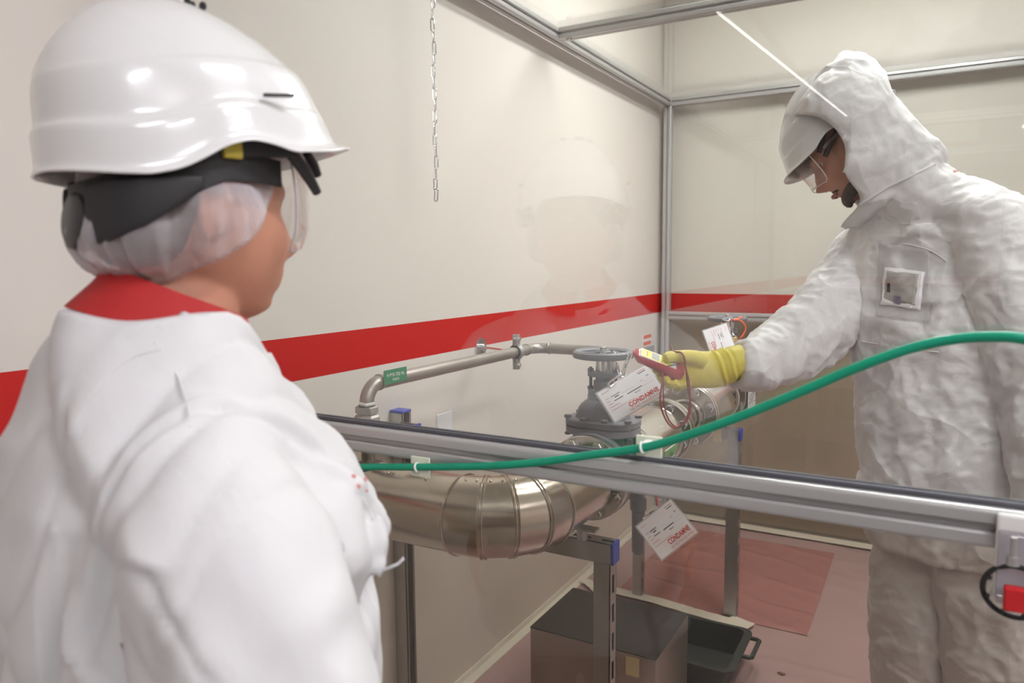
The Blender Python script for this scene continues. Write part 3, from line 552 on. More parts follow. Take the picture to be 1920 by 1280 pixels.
# ------------------------------------------------------------------ organic kit
from mathutils.bvhtree import BVHTree
def remesh(mb, voxel, smooth=4, fac=0.5):
    """fuse a pile of closed shapes into one continuous skin"""
    me = mb.mesh('tmp', 180); o = bpy.data.objects.new('tmp', me); COL.objects.link(o)
    r = o.modifiers.new('r', 'REMESH'); r.mode = 'VOXEL'; r.voxel_size = voxel; r.use_smooth_shade = True
    if smooth: s = o.modifiers.new('s', 'SMOOTH'); s.iterations = smooth; s.factor = fac
    dg = bpy.context.evaluated_depsgraph_get(); out = bpy.data.meshes.new_from_object(o.evaluated_get(dg)); bpy.data.objects.remove(o); return out
def displace(me, fn):
    me.update(); nv = len(me.vertices); co = np.empty(nv*3); me.vertices.foreach_get('co', co); no = np.empty(nv*3); me.vertices.foreach_get('normal', no)
    co = co.reshape(-1, 3); no = no.reshape(-1, 3); d = np.array([fn(Vector(p), Vector(n)) for p, n in zip(co, no)])
    co += no*d[:, None]; me.vertices.foreach_set('co', co.ravel()); me.update()
def cut(me, test):                       # drop the faces whose centre passes the test
    bm = bmesh.new(); bm.from_mesh(me); bm.faces.ensure_lookup_table()
    bmesh.ops.delete(bm, geom=[f for f in bm.faces if test(f.calc_center_median())], context='FACES'); 
    loose = [v for v in bm.verts if not v.link_faces]; bmesh.ops.delete(bm, geom=loose, context='VERTS')
    nb = {}
    for e in bm.edges:
        if e.is_boundary: nb.setdefault(e.verts[0], []).append(e.verts[1]); nb.setdefault(e.verts[1], []).append(e.verts[0])
    for _ in range(30):                  # even out the cut edge
        new = {v: v.co*.4+sum((q.co for q in l), Vector())*(.6/len(l)) for v, l in nb.items()}
        for v, c in new.items(): v.co = c
    bm.to_mesh(me); bm.free()
    me.polygons.foreach_set('use_smooth', [True]*len(me.polygons)); me.update()
def ridge(p): return 1-2*abs(noise.noise(p))
def crumple(p, f, amp, seed=0.0, warp=.35):
    q = p*f+Vector((seed, seed*.7, -seed)); q = q+Vector((noise.noise(q+V(7, 0, 0)), noise.noise(q+V(0, 9, 0)), noise.noise(q+V(0, 0, 5))))*warp*2
    return amp*(ridge(q)*.62+ridge(q*2.1+V(3, 1, 2))*.28+ridge(q*4.3)*.12-.25)
def ering(c, a1, r1, a2, r2, n=36, e=2.0): 
    c, a1, a2 = Vector(c), Vector(a1).normalized(), Vector(a2).normalized(); pw = 2/e
    return [c+a1*(r1*math.copysign(abs(math.cos(t))**pw, math.cos(t)))+a2*(r2*math.copysign(abs(math.sin(t))**pw, math.sin(t))) for t in [2*math.pi*i/n for i in range(n)]]
def limb(mb, pts, n=24, sub=6):          # smooth tapering limb: [(point, radius)]
    P = smooth_path([p for p, r in pts], sub); r = np.interp(np.linspace(0, len(pts)-1, len(P)), range(len(pts)), [r for p, r in pts]); return mb.tube(P, list(r), n)
def solid(o, t, off=-1): s = o.modifiers.new('thickness', 'SOLIDIFY'); s.thickness = t; s.offset = off; return o
class Surf:                              # finds the point of a surface along a sight line
    def __init__(s, objs):
        vs, fs = [], []
        for o in objs:
            off = root_loc(o); k = len(vs); vs += [v.co+off for v in o.data.vertices]; fs += [[i+k for i in p.vertices] for p in o.data.polygons]
        s.t = BVHTree.FromPolygons(vs, fs)
    def __call__(s, x, y, lift=0.0):
        o = Vector(CAM); d = (W(x, y, 1)-o).normalized(); h, n, _, _ = s.t.ray_cast(o, d)
        if h is None: return None
        if n.dot(d) > 0: n = -n
        return h+n*lift
    def patch(s, q, lift, nu=10, nv=10, th=.0006, m=0):   # cloth patch hugging the surface between four corners
        a, b, c, d = [np.array(v, float) for v in q]; top, bot = [], []
        g = [[s(*((a*(1-u)+b*u)*(1-w)+(d*(1-u)+c*u)*w), lift) for u in np.linspace(0, 1, nu+1)] for w in np.linspace(0, 1, nv+1)]
        mb = MB(); n = nu+1; V0 = [p for r in g for p in r]; back = Vector(FW)*th
        F = [(j*n+i, j*n+i+1, (j+1)*n+i+1, (j+1)*n+i) for j in range(nv) for i in range(nu)]
        k = len(V0); F2 = [tuple(reversed([i+k for i in f])) for f in F]; rim = [(0, j) for j in range(1)]
        ed = [j for j in range(n)]+[(j+1)*n+nu for j in range(nv)]+[nv*n+nu-1-j for j in range(nu)]+[(nv-1-j)*n for j in range(nv-1)]
        S_ = [(ed[i], ed[i]+k, ed[(i+1) % len(ed)]+k, ed[(i+1) % len(ed)]) for i in range(len(ed))]
        return mb.add(V0+[p+back for p in V0], F+F2+S_, m)
class Fr:                                # local frame: right, forward, up
    def __init__(s, o, f, u=(0, 0, 1)):
        s.o = Vector(o); s.f = Vector(f).normalized(); u = Vector(u); s.u = (u-s.f*u.dot(s.f)).normalized(); s.r = s.f.cross(s.u)
    def __call__(s, r, f, u): return s.o+s.r*r+s.f*f+s.u*u
    def inv(s, p): q = Vector(p)-s.o; return q.dot(s.r), q.dot(s.f), q.dot(s.u)

def head_shape(F, female=False, k=1.0):
    """skull, face and ears in frame F (origin between the ears at eye height)"""
    nu, nv = 72, 56; rings = []
    def bump(r, u, cr, cu, sr, su): return math.exp(-((r-cr)/sr)**2-((u-cu)/su)**2)
    for j in range(nv+1):
        t = math.pi*(j+.2)/(nv+.4); ring = []
        for i in range(nu):
            p = 2*math.pi*i/nu; r, f, u = math.sin(t)*math.cos(p), math.sin(t)*math.sin(p), -math.cos(t)
            R_, F_, U_ = .074*r, (.098 if f > 0 else .088)*f, (.115 if u > 0 else .118)*u
            if f > 0 and u < 0: F_ *= (1-abs(u)**3)**(1/3)/max(1e-4, math.sqrt(1-u*u))     # the face stays flat down to the chin
            if U_ < -.02:                # jaw narrows
                q = min(1, (-.02-U_)/.098); R_ *= 1-.30*q*q; F_ = F_*(1-.06*q) if f > 0 else F_*(1-.45*q)
                if f > 0: F_ += .012*q
            if F_ > .015:
                w = min(1, (F_-.015)/.035); d = 0
                d += .026*bump(R_, U_, 0, -.040, .010, .011)+.016*bump(R_, U_, 0, -.020, .0075, .018)+.006*bump(abs(R_), U_, .012, -.043, .006, .007)
                d += .006*bump(abs(R_), U_, .026, .022, .022, .009)-.010*bump(abs(R_), U_, .031, .001, .014, .010)
                d += .005*bump(abs(R_), U_, .042, -.028, .018, .018)+.006*bump(R_, U_, 0, -.068, .020, .006)+.006*bump(R_, U_, 0, -.078, .017, .006)-.004*bump(R_, U_, 0, -.073, .018, .0025)
                d += .010*bump(R_, U_, 0, -.104, .020, .012)-.004*bump(R_, U_, 0, -.090, .020, .006)
                F_ += d*w*(.85 if female else 1)
            ring.append(F(R_*k, F_*k, U_*k))
        rings.append(ring)
    mb = MB().loft(rings)
    for s in (-1, 1):                    # ears
        P = [F(s*(.080+.005*math.sin(a)), -.008-.017*math.cos(a)*.8-.004, .002+.031*math.sin(a)-.004) for a in [R(-80+i*24) for i in range(13)]]
        mb.tube(P, .0048, 10); mb.ell(F(s*.076, -.006, -.006), (.007, .012, .023), 14, 8, axes=(F.r, F.f, F.u))
    return mb
def eyes(F, parent, k=1.0):
    for s in (-1, 1):
        e = MB().ell(F(s*.031*k, .0715*k, .001*k), .0108*k, 18, 12).build('eye', M['eye'], parent); MB().ell(F(s*.031*k, .0795*k, .001*k), (.0052*k, .0035*k, .0052*k), 14, 8, axes=(F.r, F.f, F.u)).build('iris', M['iris'], e)

def helmet(F, parent, k=1.0, label=None, vents=True):
    """safety helmet; F origin at rim height in the middle of the shell"""
    rim_f = [-.16, -.14, -.09, -.065, -.04, -.018, .003, .025, .045, .066, .110, .16]; rim_h = [-.003, -.005, -.016, -.020, -.018, -.010, .000, .003, -.002, -.010, -.009, 0]
    sec = [(-.0015, .153, -.152, .121), (.001, .150, -.151, .1205), (.0035, .138, -.1485, .1175), (.012, .1335, -.1475, .1162), (.033, .1275, -.1455, .1145), (.0365, .1265, -.1445, .1130), (.0385, .1245, -.1415, .1095), (.045, .1225, -.1405, .1085), (.058, .118, -.139, .1065), (.070, .1125, -.1370, .1040), (.0765, .1090, -.1355, .1020), (.0790, .1060, -.1345, .1000), (.0805, .1040, -.1335, .0970), (.088, .0965, -.1305, .0930), (.100, .083, -.124, .0860), (.114, .066, -.113, .0760), (.128, .048, -.099, .0630), (.140, .029, -.083, .0480), (.149, .009, -.066, .0320), (.154, -.012, -.050, .0150), (.1552, -.026, -.042, .004)]
    n = 96; rings = []
    for h, f1, b1, w in sec:
        c, L = (f1+b1)/2, (f1-b1)/2; ring = []
        for i in range(n):
            t = 2*math.pi*i/n; e = 2/2.25; x = w*math.copysign(abs(math.sin(t))**e, math.sin(t)); y = c+L*math.copysign(abs(math.cos(t))**e, math.cos(t))
            x *= 1-.10*max(0, y/.15) if y > 0 else 1
            dh = np.interp(y, rim_f, rim_h)*max(0, 1-max(0, h)/.085)
            sl = .010*max(0, (y+.02)/.14)**1.0 if .07 < h < .10 else 0
            ring.append(F(x*k, y*k, (h+dh-sl*.35)*k))
        rings.append(ring)
    hs = MB().loft(rings, cap=False); hs.f.append(list(range((len(sec)-1)*n, len(sec)*n))); hs.m.append(0)
    o = hs.build('helmet', M['shell'], parent, sharp=60, label=label); solid(o, .0025*k, -1)
    sb = o.modifiers.new('sub', 'SUBSURF'); sb.levels = 1; sb.render_levels = 1
    if not vents: return o
    for r, f in ((.018, .012), (.034, .022), (.008, .018), (-.02, .012)):
        hh = np.interp(f, [.009, .029, .048], [.149, .140, .128])+.004-abs(r)*.22; MB().ell(F(r*k, f*k, hh*k), (.0065*k, .0035*k, .004*k), 14, 8, axes=(F.r, F.f, F.u)).build('vent', M['blackp'], o)
    for s in (-1, 1): mb = MB(); mb.obox(F(s*.1075*k, .058*k, .041*k), F.r*.003*k, (F.f-F.u*.05)*.014*k, F.u*.0013*k); mb.build('side_slot', M['blackp'], o)
    return o

# ------------------------------------------------------------------ the worker outside the glass
wf = Fr((-.660, .500, 1.508), (.225, .974, 0))      # head
bf = Fr((-.647, .496, 1.508), (.42, .907, 0))       # body, turned a little less
wo = thing('person', (wf.o.x, wf.o.y, 0), 'person outside the booth in white coat, red collar, hairnet and white helmet', 'person')
FULL = True
mb = head_shape(wf, True); mb.loft([ering(wf(0, y, z), wf.r, a, wf.f, b) for y, z, a, b in ((-.005, -.05, .052, .060), (-.012, -.08, .054, .060), (-.022, -.11, .057, .062), (-.03, -.16, .075, .07))])
for s in (-1, 1):                        # shoulders, arms and hands inside the coat, one skin
    mb.loft([ering(bf(0, -.035, -.15), bf.r, .08, bf.f, .065), ering(bf(0, -.03, -.25), bf.r, .15, bf.f, .09), ering(bf(0, -.02, -.40), bf.r, .14, bf.f, .10), ering(bf(0, -.01, -.60), bf.r, .15, bf.f, .11)])
    limb(mb, [(bf(s*.155, -.035, -.21), .045), (bf(s*.235, -.03, -.42), .036), (bf(s*.22, .07, -.60), .026)])
    hp = bf(s*.218, .10, -.645); mb.ell(hp, (.018, .038, .042), 16, 10, axes=(bf.r, (bf.f*.7-bf.u*.7).normalized(), (bf.f*.7+bf.u*.7).normalized()))
    for i in range(4): a = hp+(bf.f*.7+bf.u*.7)*(.026-.0175*i); d = (bf.f*.6-bf.u*.8); mb.tube([a, a+d*.045, a+d*.072-bf.r*s*.008, a+d*.090-bf.r*s*.022], [.0085, .008, .0075, .006], 10)
    a = hp+(bf.f*.7+bf.u*.7)*.03; mb.tube([a, a+bf.f*.03-bf.r*s*.012, a+bf.f*.052-bf.r*s*.022-bf.u*.012], [.010, .009, .007], 10)
body = link('body', remesh(mb, .0034, 5), M['skin'], wo); eyes(wf, wo)
# hair under the net
mb = MB().ell(wf(0, -.008, .022), (.083, .086, .108), 36, 24, axes=(wf.r, wf.f, wf.u)); mb.ell(wf(0, -.050, -.022), (.060, .048, .040), 30, 18, axes=(wf.r, wf.f, wf.u))
me = remesh(mb, .005, 6); cut(me, lambda p: (lambda q: q[1] > np.interp(q[2], [-.09, -.05, -.02, .02, .06], [-.050, -.036, -.030, -.026, .010]))(wf.inv(p)))
solid(link('hair', me, M['hair'], wo), .004)
# hairnet: gathered gauze pouch with the gathered hem over the ear
mb = MB().ell(wf(0, -.006, .010), (.0895, .094, .105), 40, 26, axes=(wf.r, wf.f, wf.u)); mb.ell(wf(.004, -.050, -.024), (.076, .060, .047), 36, 20, axes=(wf.r, wf.f, wf.u))
for s in (-1, 1): mb.ell(wf(s*.080, -.004, -.012), (.020, .040, .046), 24, 14, axes=(wf.r, wf.f, wf.u))
me = remesh(mb, .0038, 8)
def gather(p, n):
    r, f, u = wf.inv(p); a = math.atan2(r, -f-.02); w = min(1, max(0, (.05-u)/.10))
    return w*(.0045*noise.noise((a*5.5, u*9, 1))+.0028*ridge(V(a*10+u*12, u*14, 3))+.0025*ridge(p*38))
displace(me, gather)
hem = lambda q: q[1] > np.interp(q[2], [-.085, -.062, -.046, -.028, -.008, .020, .05], [-.060, -.032, -.006, .022, .036, .058, .066])
cut(me, lambda p: hem(wf.inv(p)))
net = solid(link('hairnet', me, M['net'], wo), .0006)
# helmet with its head band
hf = Fr((-.657, .515, 1.560), (.140, .262, .042))
wh = helmet(hf, wo, 1.0)
def band(F, parent, arcdeg, fn, thick, n=60, name='head_band', m='blackf'):
    rings = []
    for i in range(n+1):
        a = R(-arcdeg+2*arcdeg*i/n); rr_, ff_, zz_, hh_ = fn(a); o = Vector((math.sin(a), -math.cos(a)))
        rings.append([F(rr_+o.x*t, ff_+o.y*t, zz_+s*hh_) for t, s in ((0, -1), (thick, -1), (thick, 1), (0, 1))])
    return MB().loft(rings).build(name, M[m], parent, bevel=.001)
band(wf, wo, 128, lambda a: (0.0945*math.sin(a), -.008-.096*math.cos(a) if math.cos(a) > 0 else -.008-.109*math.cos(a), .034-.042*max(0, math.cos(a))**1.3, .013+.014*max(0, math.cos(a))**.7), .0025)
kb = wf(0, -.102, -.016); mb = MB(); mb.lathe(kb+wf.f*.012, -wf.f+wf.u*.12, [(.021, 0), (.027, .004), (.0285, .010), (.0265, .019), (.02, .022)], 40); mb.build('ratchet_knob', M['blackp'], wo)
for s in (-1, 1):
    mb = MB(); mb.loft([ering(wf(s*r, f, u), wf.u, h, (wf.r*s*.7-wf.f*.7), .004, 20, 3) for r, f, u, h in ((.026, -.104, -.012, .028), (.054, -.096, -.008, .027), (.079, -.074, .000, .021), (.0925, -.045, .012, .012), (.0945, -.028, .018, .005))]); mb.build('nape_pad', M['blackf'], wo)
    mb = MB(); mb.obox(wf(s*.099, -.002, .050), wf.r*.003, wf.f*.009, wf.u*.009); mb.build('strap_clip', M['yellowpl'], wo, bevel=.001, label='yellow plastic strap clip')
    MB().loft([ering(wf(s*.099, f, u), wf.u, h, wf.r, .003, 16, 3) for f, u, h in ((-.010, .054, .012), (.02, .062, .018), (.045, .062, .016), (.062, .058, .010))]).build('side_strap', M['blackf'], wo)
    mb = MB(); mb.tube([wf(s*.094, .058, .056), wf(s*.088, .078, .040), wf(s*.083, .090, .028), wf(s*.079, .099, .018)], [.0062, .0066, .0056, .0048], 12); mb.build('lens_arm', M['blackp'], wo)
    mb = MB(); mb.tube([wf(s*.086, .084, .056), wf(s*.079, .096, .046), wf(s*.073, .104, .037)], [.0045, .0052, .0046], 12); mb.build('lens_arm', M['blackp'], wo)
# clear visor lens
rings = []
for i in range(25):
    a = R(-58+116*i/24); ring = []
    for z, rad in ((.052, .000), (.020, .004), (-.020, .003), (-.036+.006*math.cos(3*a), -.004)):
        ring.append(wf((.086+rad)*math.sin(a)*1.08, .012+(.108+rad)*math.cos(a), z))
    rings.append(ring)
mb = MB(); mb.add([p for q in rings for p in q], [(i*4+j, (i+1)*4+j, (i+1)*4+j+1, i*4+j+1) for i in range(24) for j in range(3)])
ln = mb.build('safety_lens', M['lens'], wo, sharp=180, label='clear safety lens'); solid(ln, .0018, 0)
MB().tube(smooth_path([rings[0][0], rings[0][1], rings[0][2], rings[0][3], rings[2][3], rings[5][3]], 4), .0009, 8).build('lens_rim', M['greyp'], ln)
MB().tube(smooth_path([rings[24][0], rings[24][1], rings[24][2], rings[24][3], rings[22][3], rings[19][3]], 4), .0009, 8).build('lens_rim', M['greyp'], ln)
# red polo collar
def collar(F, top, mid, low, parent, m):
    rings = []
    for i in range(73):
        a = R(-172+344*i/72); s_, c_ = math.sin(a), math.cos(a); t = (1-c_)/2; k_ = 1+.03*noise.noise((a*2, 0, 4))
        def q(spec, inn=0): (rr0, rb, rf, f0, zb, zf) = spec; return F((rr0-inn)*s_*k_, f0-((rb-inn)*c_ if c_ > 0 else (rf-inn)*c_), zb+(zf-zb)*t)
        rings.append([q(top, .004), q(top), q(mid), q(low), q(low, .006), q(mid, .007)])
    return MB().loft(rings).build('collar', M[m], parent, sharp=50)
collar(bf, (.060, .062, .066, -.022, -.058, -.112), (.071, .071, .077, -.024, -.071, -.132), (.093, .092, .097, -.027, -.093, -.166), wo, 'redcloth')
# white coat
mb = MB()
prof = [(-.085, -.045, .072, .072), (-.10, -.045, .088, .082), (-.125, -.048, .112, .092), (-.155, -.046, .138, .104), (-.205, -.036, .172, .128), (-.26, -.020, .195, .160), (-.325, -.006, .202, .180), (-.385, -.018, .198, .168), (-.46, -.014, .196, .168), (-.56, 0, .195, .168), (-.70, 0, .21, .178), (-.84, 0, .225, .185)]
mb.loft([ering(bf(0, f, z), bf.r, a, bf.f, b, 48, 2.2) for z, f, a, b in prof])
for s in (-1, 1):
    limb(mb, [(bf(s*.105, -.045, -.200), .050), (bf(s*.155, -.042, -.238), .064), (bf(s*.200, -.036, -.295), .076), (bf(s*.230, -.024, -.37), .079), (bf(s*.250, -.012, -.45), .078), (bf(s*.245, .03, -.52), .070), (bf(s*.225, .075, -.60), .056), (bf(s*.222, .085, -.615), .054)], 28)
mb.ell(W(706, 1015, .705), (.009, .012, .030), 16, 10); mb.ell(W(712, 1066, .70), (.005, .008, .011), 14, 9); pass
me = remesh(mb, .0056, 7)
arm_a, arm_b = bf(.175, -.04, -.20), bf(.25, -.01, -.43)
def coatfold(p, n):
    r, f, u = bf.inv(p); d = .010*noise.noise(p*5.0)+.0085*ridge(V(p.x*7+p.z*3, p.y*7, p.z*4.5))
    d += .003*noise.noise(p*17)+.002*ridge(p*11)
    if r > .14 and u < -.22: d += .014*ridge(V(u*10+r*8+f*9, f*4, r*3))*min(1, (-.22-u)/.1)
    if f < -.05 and r < .12: d += .014*ridge(V(r*8+u*3.5, u*2.5, 2))*min(1, max(0, (-.16-u)/.15))
    d -= .011*max(0, ridge(V(r*5+u*2.6+f*3, u*1.7, 4)))**5+.008*max(0, ridge(V(r*9-u*4+f*7, u*3.5, 8)))**4
    if r > .13 and u < -.27: d -= .012*max(0, ridge(V(u*6+f*5+r*3, f*3-u*2, 1)))**4
    sd = abs((p-bf(.165, -.04, -.20)).dot((bf.r*.94+bf.u*-.10+bf.f*.12).normalized()))    # armhole seam
    if r > .10 and u > -.36: d += -.0065*math.exp(-(sd/.006)**2)+.0035*math.exp(-((sd-.011)/.006)**2)*(1+.5*math.sin(60*(u+f)))
    return d
displace(me, coatfold)
cut(me, lambda p: (lambda q: q[2] > -.094-.062*(1+(q[1]+.03)/.09)/2 and math.hypot(q[0]/.092, (q[1]+.035)/.098) < 1.02)(bf.inv(p)))
cut(me, lambda p: (lambda q: q[2] < -.835)(bf.inv(p)))
ct = solid(link('coat', me, M['coat'], wo), .0025)
# trousers and shoes below the coat
mb = MB()
for s in (-1, 1): limb(mb, [(bf(s*.085, -.01, -.80), .092), (bf(s*.09, 0, -1.05), .075), (bf(s*.092, 0, -1.25), .062), (bf(s*.095, -.005, -1.43), .058)])
mb.loft([ering(bf(0, 0, z), bf.r, a, bf.f, .12) for z, a in ((-.62, .17), (-.72, .18), (-.84, .165))]); link('trousers', remesh(mb, .009, 4), M['coat'], wo)
for s in (-1, 1):
    mb = MB(); mb.loft([ering(V(*bf(s*.097, f, 0).xy, .004+h), bf.r, a, bf.u, h, 20, 2.6) for f, a, h in ((-.075, .025, .035), (-.06, .036, .045), (0, .040, .048), (.06, .044, .036), (.13, .047, .028), (.165, .035, .02), (.175, .02, .012))]); mb.build('shoe', M['blackp'], wo)
sf = Surf([ct])
pts = [((662, 893), (9, 7)), ((671, 912), (8, 8)), ((684, 900), (5, 10)), ((688, 919), (5, 5))]
lg = MB()
for (x, y), (a, b) in pts:
    c0 = sf(x, y, .0008)
    if c0: lg = MB().ell(c0, (a*.5/1382*.8, .0005, b*.5/1382*.8), 14, 8, axes=(Vector(RT), Vector(FW), Vector(DN))).build('embroidered_mark', M['pinkred'], ct)
# pocket welt and shoulder yoke seams
def seam(px, parent, name='seam', r=.0009, m='coat', lift=.0002, srf=None):
    P = [srf(x, y, lift) for x, y in px]; P = [p for p in P if p]
    return MB().tube(smooth_path(P, 6), r, 6).build(name, M[m], parent) if len(P) > 2 else None
seam([(268, 580), (290, 640), (330, 700), (350, 760), (356, 800)], ct, srf=sf)
seam([(300, 655), (250, 670), (200, 705), (165, 745)], ct, srf=sf)
seam([(655, 880), (680, 935), (700, 975)], ct, srf=sf)
th = W(735, 1062, .69); MB().tube(smooth_path([th-V(.01, 0, .005), th, th+Vector(RT)*.006+V(0, 0, .003), th+Vector(RT)*.011+V(0, 0, .008)], 5), .0014, 8).build('loose_thread', M['coat'], ct)
# ------------------------------------------------------------------ the worker in the white coverall inside the booth
FWH = Vector((FW[0], FW[1], 0)).normalized(); RTH = Vector((RT[0], RT[1], 0)).normalized(); ZU = V(0, 0, 1)
mo = thing('person', (W(1790, 950, 1.66).x, W(1790, 950, 1.66).y, 0), 'person bending inside the booth in white hooded coverall and yellow glove', 'person')
RTv, DNv, FWv = Vector(RT), Vector(DN), Vector(FW)
mf = Fr(W(1600, 272, 1.68), -.726*RTv+.336*FWv+.59*DNv, -.535*RTv+.248*FWv-.80*DNv)
LAT = (.7*RTH-.7*FWH).normalized(); FRO = (-.7*RTH-.7*FWH).normalized()    # towards his left side, towards his front
hd = Fr(mf(0, .002, .002), mf.f, mf.u); mb = head_shape(hd, False, .97)
mb.loft([ering(mf(0, f, u), mf.r, a, mf.f, b) for f, u, a, b in ((.0, -.05, .055, .065), (-.012, -.09, .058, .068), (-.03, -.14, .062, .068), (-.05, -.19, .075, .07))])
def mtorso(shrink): 
    return [ering(W(x, y, d), LAT, a-shrink, FRO*.95-ZU*.3 if y < 500 else FRO, b-shrink, 44, 2.2) for x, y, d, a, b in ((1700, 352, 1.67, .078, .080), (1718, 385, 1.67, .115, .100), (1738, 425, 1.67, .165, .118), (1750, 490, 1.67, .185, .134), (1760, 600, 1.66, .186, .140), (1768, 720, 1.66, .180, .139), (1778, 850, 1.66, .182, .146), (1790, 950, 1.66, .186, .150), (1792, 1020, 1.66, .178, .145))]
Rarm = [(W(1668, 448, 1.79), .075), (W(1632, 480, 1.79), .086), (W(1572, 562, 1.76), .083), (W(1522, 622, 1.715), .079), (W(1455, 663, 1.67), .062), (W(1405, 681, 1.64), .050), (W(1382, 681, 1.629), .0405)]
Larm = [(W(1772, 392, 1.62), .072), (W(1815, 408, 1.57), .073), (W(1864, 440, 1.53), .079), (W(1900, 560, 1.50), .084), (W(1945, 690, 1.47), .082), (W(1958, 800, 1.45), .070), (W(1960, 930, 1.44), .052), (W(1958, 955, 1.44), .048)]
hipR, hipL = W(1738, 985, 1.73), W(1842, 985, 1.60)
kneeR, kneeL = W(1712, 1195, 1.75), W(1862, 1195, 1.62)
def foot(k, dx, dy): return V(k.x+dx, k.y+dy, .10)
ankR, ankL = foot(kneeR, .015, .03), foot(kneeL, .03, .03)
Rleg = [(hipR, .098), ((hipR+kneeR)/2, .096), (kneeR, .088), ((kneeR+ankR)/2, .082), (ankR, .070)]
Lleg = [(hipL, .100), ((hipL+kneeL)/2, .104), (kneeL, .098), ((kneeL+ankL)/2, .090), (ankL, .074)]
# his body: one skin under the clothes
mb.loft(mtorso(.055)[3:]); limb(mb, [(mf(0, -.012, -.11), .048), (mf(0, -.014, -.15), .040), (W(1728, 440, 1.67), .050), (W(1750, 500, 1.67), .09)], 20)
for L, k in ((Rarm, .030), (Larm, .042), (Rleg, .025), (Lleg, .028)): limb(mb, [(p, max(.022, r-k)) for p, r in (L[1:] if L is Larm else L)], 20)
for k in (ankR, ankL): mb.loft([ering(k+FRO*f-ZU*(.10-h-.006), LAT, a, ZU, h, 16, 2.5) for f, a, h in ((-.06, .025, .03), (0, .038, .045), (.08, .042, .032), (.15, .035, .02))])
hl = W(1958, 985, 1.44); mb.ell(hl, (.022, .038, .045), 16, 10, axes=(LAT, FRO, ZU))
for i in range(4): a = hl+FRO*(.030-.019*i)-ZU*.02; mb.tube([a, a-ZU*.045+FRO*.004, a-ZU*.072-LAT*.010, a-ZU*.090-LAT*.022], [.0092, .0088, .008, .0065], 10)
mb.tube([hl+FRO*.03, hl+FRO*.052-ZU*.022-LAT*.01, hl+FRO*.055-ZU*.048-LAT*.02], [.011, .010, .008], 10)
link('body', remesh(mb, .0036, 4), M['skin2'], mo); eyes(hd, mo, .97)
# beard, eyebrow, lips
mb = MB()
for i in range(15):
    a = R(-78+156*i/14); mb.ell(hd(.060*math.sin(a), .008+.076*math.cos(a), -.098+.016*abs(math.sin(a))), (.014, .011, .016), 12, 8, axes=(hd.r, hd.f, hd.u))
for i in range(9):
    a = R(-50+100*i/8); mb.ell(hd(.026*math.sin(a), .066+.027*math.cos(a), -.059-.010*abs(math.sin(a))), (.006, .005, .0045), 10, 7, axes=(hd.r, hd.f, hd.u))
me = remesh(mb, .0035, 3); displace(me, lambda p, n: .0012*noise.noise(p*220)); link('beard', me, M['beard'], mo)
for s in (-1, 1): MB().tube([hd(s*.012, .098, .022), hd(s*.028, .098, .028), hd(s*.044, .086, .024)], [.003, .004, .002], 8).build('eyebrow', M['beard'], mo)
mb = MB(); mb.tube([hd(-.020, .092, -.072), hd(-.008, .101, -.0695), hd(.008, .101, -.0695), hd(.020, .092, -.072)], .0036, 8); mb.build('lips', M['lip'], mo)
# helmet, with black lens arms and clear visor
mhf = Fr(mf(0, .015, .036), mf.f-.02*mf.u, mf.u)
helmet(mhf, mo, .97, vents=False)
for s in (-1, 1):
    MB().tube([mf(s*.082, .016, .034), mf(s*.080, .036, .022), mf(s*.076, .060, .009), mf(s*.074, .068, .004)], [.006, .0066, .006, .005], 12).build('lens_arm', M['blackp'], mo)
    MB().tube([mf(s*.080, .038, .046), mf(s*.076, .056, .032), mf(s*.072, .072, .020)], [.005, .0056, .005], 12).build('lens_arm', M['blackp'], mo)
    MB().tube([mf(s*.085, -.02, .028), mf(s*.086, .03, .024), mf(s*.080, .06, .020)], .0035, 8).build('ear_strap', M['net'], mo)
rings = []
for i in range(25):
    a = R(-52+104*i/24); c1 = .006*math.cos(3*a)
    rings.append([mf(.085*math.sin(a), .030+.097*math.cos(a), z+dz) for z, dz in ((.040, 0), (.010, 0), (-.016, 0), (-.034, c1))])
mb = MB(); mb.add([p for q in rings for p in q], [(i*4+j, (i+1)*4+j, (i+1)*4+j+1, i*4+j+1) for i in range(24) for j in range(3)])
ml = mb.build('safety_lens', M['lens'], mo, sharp=180, label='clear safety lens'); solid(ml, .0018, 0)
MB().tube(smooth_path([rings[0][0], rings[0][2], rings[1][3]]+[rings[i][3] for i in range(3, 22, 3)]+[rings[23][3], rings[24][2], rings[24][0]], 4), .0010, 8).build('lens_rim', M['white'], ml)
# coverall with hood: one sheet of nonwoven cloth
mb = MB().loft(mtorso(0))
for L in (Rarm, Larm, Rleg, Lleg): limb(mb, L, 28)
hood = [(-.150, -.006, .112, .074), (-.115, .004, .126, .090), (-.075, .012, .132, .112), (-.03, .010, .128, .120), (.03, -.004, .119, .132), (.075, -.012, .120, .134), (.115, -.024, .112, .118), (.145, -.042, .090, .090), (.160, -.066, .052, .056), (.170, -.092, .022, .026), (.176, -.100, .010, .012)]
mb.loft([ering(mf(0, f, u), mf.r, a, mf.f, b, 44, 2.15) for u, f, b, a in hood])
mb.loft([ering(p, LAT, a, n_, b, 36) for p, a, n_, b in ((mf(0, -.02, -.13), .070, mf.f*.8+FRO*.4, .085), (W(1718, 400, 1.68), .105, FRO, .100), (W(1738, 440, 1.67), .14, FRO, .115))])
limb(mb, [(mf(0, -.01, -.06), .090), (mf(0, -.022, -.13), .082), (W(1710, 394, 1.68), .090), (W(1730, 450, 1.67), .112)], 32); limb(mb, [(mf(0, -.012, -.09), .082), (mf(0, -.024, -.14), .080), (mf(0, -.030, -.185), .080), (W(1770, 408, 1.64), .080)], 32)
